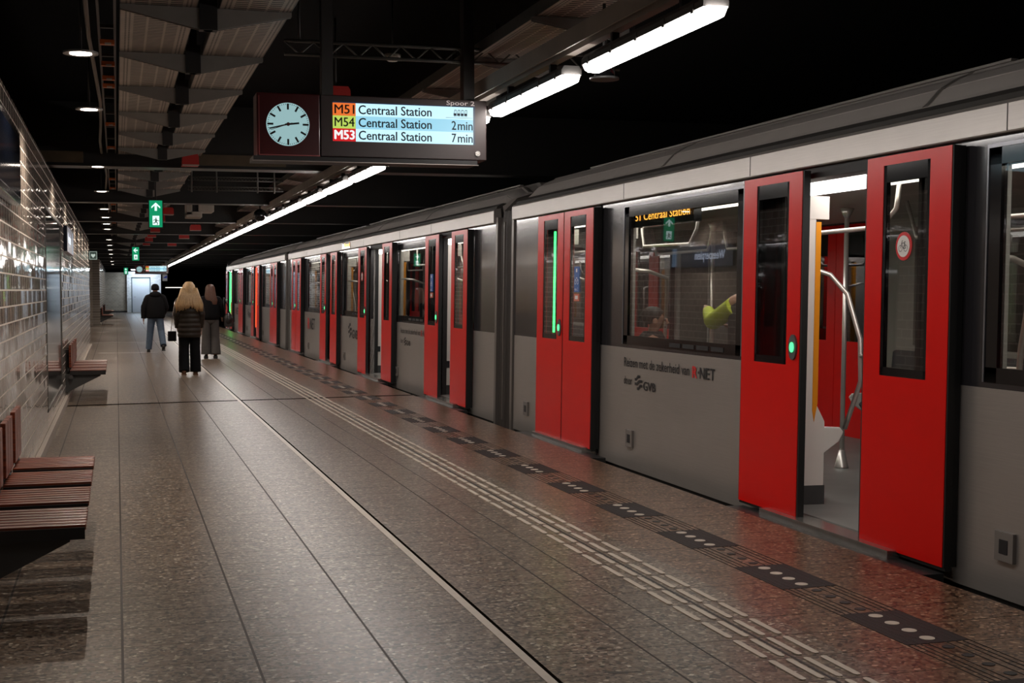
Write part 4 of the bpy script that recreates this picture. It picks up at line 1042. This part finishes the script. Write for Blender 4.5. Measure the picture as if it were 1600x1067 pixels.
# ================================================================== PEOPLE
SPREAD = 0.0
def skin_body(name, chains, mat_, parent, root=0, sub=1):
    """chains: list of lists of (x,y,z,r); first point of later chains may name an existing vertex index"""
    verts, edges, rad = [], [], []
    ids = {}
    for ch in chains:
        prev = None
        for p in ch:
            if isinstance(p, str): prev = ids[p]; continue
            nm = p[4] if len(p) > 4 else None
            verts.append(p[:3]); rad.append(p[3]); i = len(verts) - 1
            if nm: ids[nm] = i
            if prev is not None: edges.append((prev, i))
            prev = i
    me = bpy.data.meshes.new(name); me.from_pydata(verts, edges, [])
    o = bpy.data.objects.new(name, me); COL.objects.link(o)
    sk = o.modifiers.new('skin', 'SKIN'); sk.use_smooth_shade = True
    for i, v in enumerate(me.skin_vertices[0].data): v.radius = (rad[i], rad[i]); v.use_root = (i == root)
    sb = o.modifiers.new('sub', 'SUBSURF'); sb.levels = sub; sb.render_levels = sub
    dg = bpy.context.evaluated_depsgraph_get(); m2 = bpy.data.meshes.new_from_object(o.evaluated_get(dg))
    bpy.data.objects.remove(o)
    m2.materials.clear(); m2.materials.append(mat_); m2.name = name
    for p in m2.polygons: p.use_smooth = True
    o = bpy.data.objects.new(name, m2); COL.objects.link(o); o.parent = parent; return o
def fingers(wrist, direction, side, r=.009, L_=.085, curl=.3):
    """five chains leaving the palm"""
    w_ = Vector(wrist); d_ = Vector(direction).normalized(); s = Vector(side).normalized(); n_ = d_.cross(s)
    palm = w_ + d_ * .05; out = []
    for k, (o_, l_) in enumerate(((-.030, .062), (-.010, .074), (.010, .080), (.030, .070))):
        b0 = palm + s * o_ + d_ * .03
        out.append([tuple(palm) + (.022,), tuple(b0) + (r,), tuple(b0 + d_ * l_ * .5 + n_ * curl * .02) + (r * .95,), tuple(b0 + d_ * l_ * .9 + n_ * curl * .06) + (r * .8,)])
    b0 = w_ + d_ * .02 + s * .030
    out.append([tuple(w_ + d_ * .02) + (.022,), tuple(b0 + s * .012) + (r * 1.1,), tuple(b0 + s * .028 + d_ * .03 + n_ * .01) + (r,), tuple(b0 + s * .03 + d_ * .055 + n_ * .02) + (r * .85,)])
    return palm, out
def standing_person(label, loc, rotz, hgt, legs, arms, hip=.93):
    """faces +y. legs: (foot y offset, lift) left,right ; arms: elbows and wrists"""
    t = thing('person', label, 'person', loc, rotz=rotz)
    s = hgt / 1.72
    ch = [[(0, 0, .96, .095, 'pelvis'), (0, .0, 1.10, .10), (0, .0, 1.26, .12, 'chest'), (0, 0, 1.40, .10, 'neckbase'), (0, .01, 1.47, .052), (0, .02, 1.53, .055), (0, .03, 1.60, .092), (0, .02, 1.665, .075)],]
    for sd, (fy, lift, ky) in zip((-1, 1), legs):
        ch.append(['pelvis', (sd * .09, 0, .88, .095), (sd * (.10 + SPREAD * .5), ky, .50 + lift * .3, .062), (sd * (.10 + SPREAD), fy, .09 + lift, .042), (sd * (.11 + SPREAD), fy + .07, .04 + lift * .6, .035), (sd * (.115 + SPREAD), fy + .15, .035 + lift * .35, .03)])
    for sd, (el, wr) in zip((-1, 1), arms):
        palm, fg = fingers(wr, Vector(wr) - Vector(el), (0, 1, 0))
        ch.append(['neckbase', (sd * .17, 0, 1.39, .055), tuple(el) + (.042,), tuple(wr) + (.027, 'w%d' % sd), tuple(palm) + (.028, 'p%d' % sd)])
        for f in fg: ch.append(['p%d' % sd] + f[1:])
    skin_body('body', ch, skin, t)
    t.scale = (s, s, s)
    return t
def sleeve(q, pts, rs, puff=0.):
    P, Rr = [], []
    n = 14
    segs = len(pts) - 1
    for i in range(n * segs + 1):
        k = min(i // n, segs - 1); u = (i - k * n) / n
        a, c = Vector(pts[k]), Vector(pts[k + 1]); P.append(a.lerp(c, u)); Rr.append(rs[k] * (1 - u) + rs[k + 1] * u + puff * abs(math.sin(i * PI / 5)))
    # soften the elbow
    for _ in range(3): P = [P[0]] + [(P[i - 1] + P[i] * 2 + P[i + 1]) / 4 for i in range(1, len(P) - 1)] + [P[-1]]
    tube(q, P, Rr, 12)
def trouser(q, sd, fy, lift, ky, r0, r1, r2, zt=.92, zb=.08):
    pts = [(sd * .085, 0, zt), (sd * (.095 + SPREAD * .25), ky * .5, .72), (sd * (.10 + SPREAD * .5), ky, .50 + lift * .3), (sd * (.105 + SPREAD * .75), (ky + fy) / 2, .28 + lift * .6), (sd * (.105 + SPREAD), fy, zb + lift)]
    if sd < 0: sphere(q, (0, 0, .91), 1, .175, .135, .13, 18)
    sleeve(q, pts, [r0, (r0 + r1) / 2, r1, (r1 + r2) / 2, r2], .002)
def shoe(q, sd, fy, lift, mi=0, sole=.025, mi2=0):
    pitch = lift * 1.6
    for (dy, z, rx, ry, rz) in ((.0, .055, .042, .055, .05), (.08, .045, .046, .075, .036), (.14, .038, .042, .055, .03)):
        sphere(q, (sd * (.108 + SPREAD), fy + dy, z + lift * (1 - dy * 4)), 1, rx, ry, rz, 12, mi)
    bx(q, sd * (.108 + SPREAD) - .042, sd * (.108 + SPREAD) + .042, fy - .05, fy + .185, lift * .5, lift * .5 + sole, mi2)
coat_black = mat('black_coat', (.005, .005, .006), .85, spec=.15, noise=.3, nscale=12)
coat_olive = mat('dark_brown_quilted_coat', (.020, .014, .009), .5, spec=.3, noise=.3, nscale=8)
# --- blonde woman in long quilted coat
legs = [(-.12, .02, .02), (.05, 0.0, .06)]
arms = [((-.215, -.02, 1.12), (-.205, .03, .88)), ((.215, -.02, 1.12), (.205, .04, .88))]
t = standing_person('person with long blond hair walking away in a long dark quilted coat and black trousers', (1.262, 24.9, 0), 0, 1.70, legs, arms)
q = bm_new(); rings = []
z = .70
prof = [(.70, .225, .165), (.80, .235, .17), (.95, .23, .165), (1.10, .225, .155), (1.25, .23, .155), (1.36, .225, .145), (1.43, .16, .12), (1.47, .09, .09)]
def lerp_prof(z):
    for a, c in zip(prof, prof[1:]):
        if a[0] <= z <= c[0]:
            u = (z - a[0]) / (c[0] - a[0]); return a[1] * (1 - u) + c[1] * u, a[2] * (1 - u) + c[2] * u
    return prof[-1][1:]
for i in range(54):
    z = .70 + .77 * i / 53; rx, ry = lerp_prof(z); pf = .012 * (abs(math.sin(i * PI / 6)) - .5) if z < 1.42 else 0
    rings.append((0, 0, z, rx * .9 + pf, ry + pf))
loft(q, rings, 28)
for sd, (el, wr) in zip((-1, 1), arms): sleeve(q, [(sd * .10, 0, 1.385), (sd * .165, 0, 1.355), el, wr], [.07, .085, .068, .05], .006)
sphere(q, (0, -.05, 1.40), 1, .15, .10, .06, 20)
obj('coat', q, coat_olive, t)
q = bm_new()
for sd, (fy, lift, ky) in zip((-1, 1), legs): trouser(q, sd, fy, lift, ky, .11, .095, .10, zb=.06)
obj('trousers', q, coat_black, t)
q = bm_new()
for sd, (fy, lift, ky) in zip((-1, 1), legs): shoe(q, sd, fy, lift)
obj('shoe', q, mat('tan_boot', (.20, .10, .055), .6), t)
q = bm_new()
hair = mat('blond_hair', (.46, .30, .15), .5, noise=.45, nscale=40)
loft(q, [(0, -.01, 1.725, .03, .03), (0, .0, 1.715, .065, .07), (0, .0, 1.66, .105, .11), (0, -.01, 1.58, .125, .115), (0, -.03, 1.50, .15, .10), (0, -.06, 1.42, .175, .095), (0, -.09, 1.36, .19, .08), (.0, -.11, 1.32, .17, .06)], 24)
for k in range(26):
    a = -1 + 2 * k / 25; 
    tube(q, [(a * .12, -.07, 1.60), (a * .17, -.12, 1.44), (a * .23 + random.uniform(-.01, .01), -.12 - .06 * (1 - a * a), 1.30), (a * .235, -.09 - .09 * (1 - a * a), 1.16 + .10 * (1 - abs(a)) + random.uniform(-.03, .03))], [.03, .03, .022, .008], 6)
obj('hair', q, hair, t)
bag = thing('shoulder_bag', 'small black box bag hanging at the blond person\'s left hip', 'bag', (1.262 - .31, 24.80, .63))
q = bm_new(); bx(q, -.075, .075, -.05, .05, 0, .18); obj('bag_body', q, coat_black, bag, bevel=.012)
q = bm_new(); tube(q, [(-.02, 0, .18), (.02, .0, .5), (.06, .0, .72)], .006, 6); obj('strap', q, steel, bag)
# --- man with cap
SPREAD = .07
legs = [(.05, 0, .05), (-.34, .10, -.04)]
arms = [((-.27, .0, 1.14), (-.29, .02, .86)), ((.25, .05, 1.13), (.18, .18, .95))]
t = standing_person('person in a black cap, bulky black jacket and blue jeans walking away at left', (.925, 34.4, 0), 0, 1.70, legs, arms)
q = bm_new()
loft(q, [(0, 0, .86, .215, .15), (0, 0, .90, .235, .165), (0, 0, 1.05, .235, .165), (0, 0, 1.22, .24, .165), (0, 0, 1.36, .22, .15), (0, 0, 1.43, .16, .13), (0, 0, 1.50, .10, .10), (0, 0, 1.53, .08, .09)], 26)
for sd, (el, wr) in zip((-1, 1), arms): sleeve(q, [(sd * .10, 0, 1.40), (sd * .17, 0, 1.365), el, wr], [.08, .10, .085, .062], .005)
sphere(q, (0, -.08, 1.46), 1, .15, .10, .08, 18)
obj('jacket', q, coat_black, t)
q = bm_new()
for sd, (fy, lift, ky) in zip((-1, 1), legs): trouser(q, sd, fy, lift, ky, .105, .085, .075)
obj('jeans', q, mat('blue_denim', (.055, .085, .13), .8, noise=.35, nscale=14), t)
q = bm_new()
for sd, (fy, lift, ky) in zip((-1, 1), legs): shoe(q, sd, fy, lift)
obj('shoe', q, mat('black_shoe', (.012, .012, .012), .5), t)
q = bm_new(); loft(q, [(0, .02, 1.57, .096, .108), (0, .02, 1.63, .102, .112), (0, .02, 1.68, .092, .10), (0, .02, 1.715, .06, .065), (0, .02, 1.73, .02, .02)], 20); obj('cap', q, coat_black, t)
# --- brown haired person with bag
SPREAD = 0.0
legs = [(.02, 0, .04), (.0, 0, .05)]
arms = [((-.24, .02, 1.14), (-.2, .10, .92)), ((.27, .02, 1.16), (.27, .12, .98))]
t = standing_person('person with brown hair, short black jacket and wide grey trousers walking beside the train', (2.03, 30.8, 0), 0, 1.68, legs, arms)
q = bm_new()
loft(q, [(0, 0, .90, .20, .14), (0, 0, 1.0, .205, .145), (0, 0, 1.2, .21, .145), (0, 0, 1.34, .205, .14), (0, 0, 1.42, .15, .11), (0, 0, 1.47, .08, .08)], 26)
for sd, (el, wr) in zip((-1, 1), arms): sleeve(q, [(sd * .09, 0, 1.385), (sd * .165, 0, 1.36), el, wr], [.07, .09, .072, .055], .005)
obj('jacket', q, coat_black, t)
q = bm_new()
for sd, (fy, lift, ky) in zip((-1, 1), legs): trouser(q, sd, fy, lift, ky, .105, .10, .12, zb=.10)
obj('trousers', q, mat('grey_wide_trousers', (.060, .055, .052), .85, noise=.2), t)
q = bm_new()
for sd, (fy, lift, ky) in zip((-1, 1), legs): shoe(q, sd, fy, lift, sole=.05)
obj('shoe', q, MATS['black_shoe'], t)
q = bm_new()
loft(q, [(0, .0, 1.72, .03, .03), (0, .0, 1.71, .07, .075), (0, .0, 1.65, .105, .11), (0, -.01, 1.56, .115, .11), (0, -.04, 1.46, .13, .09), (0.02, -.08, 1.36, .14, .06), (.03, -.10, 1.26, .11, .04), (.03, -.10, 1.22, .06, .02)], 22)
obj('hair', q, mat('brown_hair', (.085, .035, .02), .5, noise=.4, nscale=40), t)
bag = thing('shoulder_bag', 'black shoulder bag at the right side of the brown-haired person', 'bag', (2.42, 30.72, .72))
q = bm_new(); sphere(q, (0, 0, .15), 1, .11, .09, .16, 18); bx(q, -.09, .09, -.07, .07, 0, .14); obj('bag_body', q, mat('black_leather', (.010, .009, .009), .35), bag, bevel=.02)
q = bm_new(); tube(q, [(-.07, 0, .22), (-.10, -.02, .5), (-.11, .0, .66)], .012, 6); tube(q, [(.05, 0, .25), (-.02, .04, .5), (-.09, .02, .66)], .012, 6); obj('strap', q, MATS['black_leather'], bag)
# --- passengers in the train
def seated(label, loc, rotz, top, hairc):
    t = thing('person', label, 'person', loc, rotz=rotz)
    ch = [[(0, 0, .55, .13, 'pelvis'), (0, -.02, .75, .12), (0, -.03, .92, .135), (0, -.01, 1.02, .10, 'neckbase'), (0, 0, 1.09, .05), (0, .02, 1.15, .055), (0, .03, 1.21, .088), (0, .02, 1.275, .078)]]
    for sd in (-1, 1):
        ch.append(['pelvis', (sd * .1, .1, .55, .085), (sd * .11, .42, .55, .065), (sd * .11, .46, .15, .045), (sd * .11, .56, .08, .035)])
        el, wr = (sd * .24, .05, .80), (sd * .12, .26, .68)
        palm, fg = fingers(wr, Vector(wr) - Vector(el), (0, .3, 1))
        ch.append(['neckbase', (sd * .17, -.01, 1.0, .055), el + (.042,), wr + (.027,), tuple(palm) + (.028, 'p%d' % sd)])
        for f in fg: ch.append(['p%d' % sd] + f[1:])
    skin_body('body', ch, skin, t)
    q = bm_new(); loft(q, [(0, 0, .50, .20, .17), (0, -.02, .70, .215, .175), (0, -.03, .90, .225, .175), (0, -.02, 1.0, .20, .15), (0, -.01, 1.05, .14, .12), (0, 0, 1.10, .085, .085)], 22)
    for sd in (-1, 1): sleeve(q, [(sd * .16, -.01, .98), (sd * .24, .05, .80), (sd * .12, .26, .68)], [.08, .07, .05])
    obj('jacket', q, top, t)
    q = bm_new()
    for sd in (-1, 1): sleeve(q, [(sd * .1, .02, .55), (sd * .11, .42, .56), (sd * .11, .46, .14)], [.10, .085, .06])
    obj('trousers', q, coat_black, t)
    q = bm_new(); sphere(q, (0, .0, 1.245), 1, .098, .112, .085, 18); bmesh.ops.bisect_plane(q, geom=q.verts[:] + q.edges[:] + q.faces[:], plane_co=(0, .05, 1.22), plane_no=(0, .8, -.6), clear_outer=True)
    obj('hair', q, hairc, t)
    q = bm_new(); tube(q, [(0, .118, 1.215), (0, .142, 1.175), (0, .12, 1.165)], [.008, .015, .01], 8)
    for sd in (-1, 1): sphere(q, (sd * .085, .015, 1.19), 1, .012, .025, .035, 10)
    obj('nose_and_ears', q, skin, t)
    q = bm_new()
    for sd in (-1, 1): sphere(q, (sd * .032, .112, 1.205), .011, seg=8)
    bx(q, -.024, .024, .105, .122, 1.135, 1.141)
    obj('eyes_and_mouth', q, mat('dark_features', (.05, .02, .015), .4), t)
    return t
seated('passenger with short dark hair sitting behind the large window of the near car', (4.72, 11.36, .06), -PI / 2 - .30, mat('dark_jacket', (.02, .018, .018), .8), mat('dark_hair', (.02, .014, .012), .6))
seated('dark silhouetted passenger sitting behind the first window of the middle car', (4.75, 20.6, .03), -PI / 2 - .2, coat_black, MATS['dark_hair'])
legs = [(.0, 0, .02), (.05, 0, .03)]
arms = [((-.22, .26, 1.22), (-.13, .50, 1.30)), ((.20, .24, 1.10), (.12, .50, 1.16))]
t = standing_person('standing passenger with yellow high-visibility sleeves reaching forward inside the near car', (4.98, 9.88, .04), .05, 1.74, legs, arms)
q = bm_new(); hv = mat('hi_vis_yellow', (.50, .60, .03), .7, noise=.1)
loft(q, [(0, 0, .86, .20, .14), (0, 0, 1.1, .205, .145), (0, 0, 1.34, .205, .14), (0, 0, 1.42, .15, .11), (0, 0, 1.47, .08, .08)], 24)
obj('jacket', q, MATS['dark_jacket'], t)
q = bm_new()
for sd, (el, wr) in zip((-1, 1), arms): sleeve(q, [(sd * .16, 0, 1.35), el, wr], [.08, .07, .05])
obj('sleeve', q, hv, t)
q = bm_new()
for sd, (fy, lift, ky) in zip((-1, 1), legs): trouser(q, sd, fy, lift, ky, .10, .08, .075)
obj('trousers', q, coat_black, t)
q = bm_new()
for sd, (fy, lift, ky) in zip((-1, 1), legs): shoe(q, sd, fy, lift)
obj('shoe', q, MATS['black_shoe'], t)
q = bm_new(); loft(q, [(0, .02, 1.57, .096, .108), (0, .02, 1.63, .102, .112), (0, .02, 1.70, .07, .08), (0, .02, 1.73, .02, .02)], 18); obj('hair', q, MATS['dark_hair'], t)
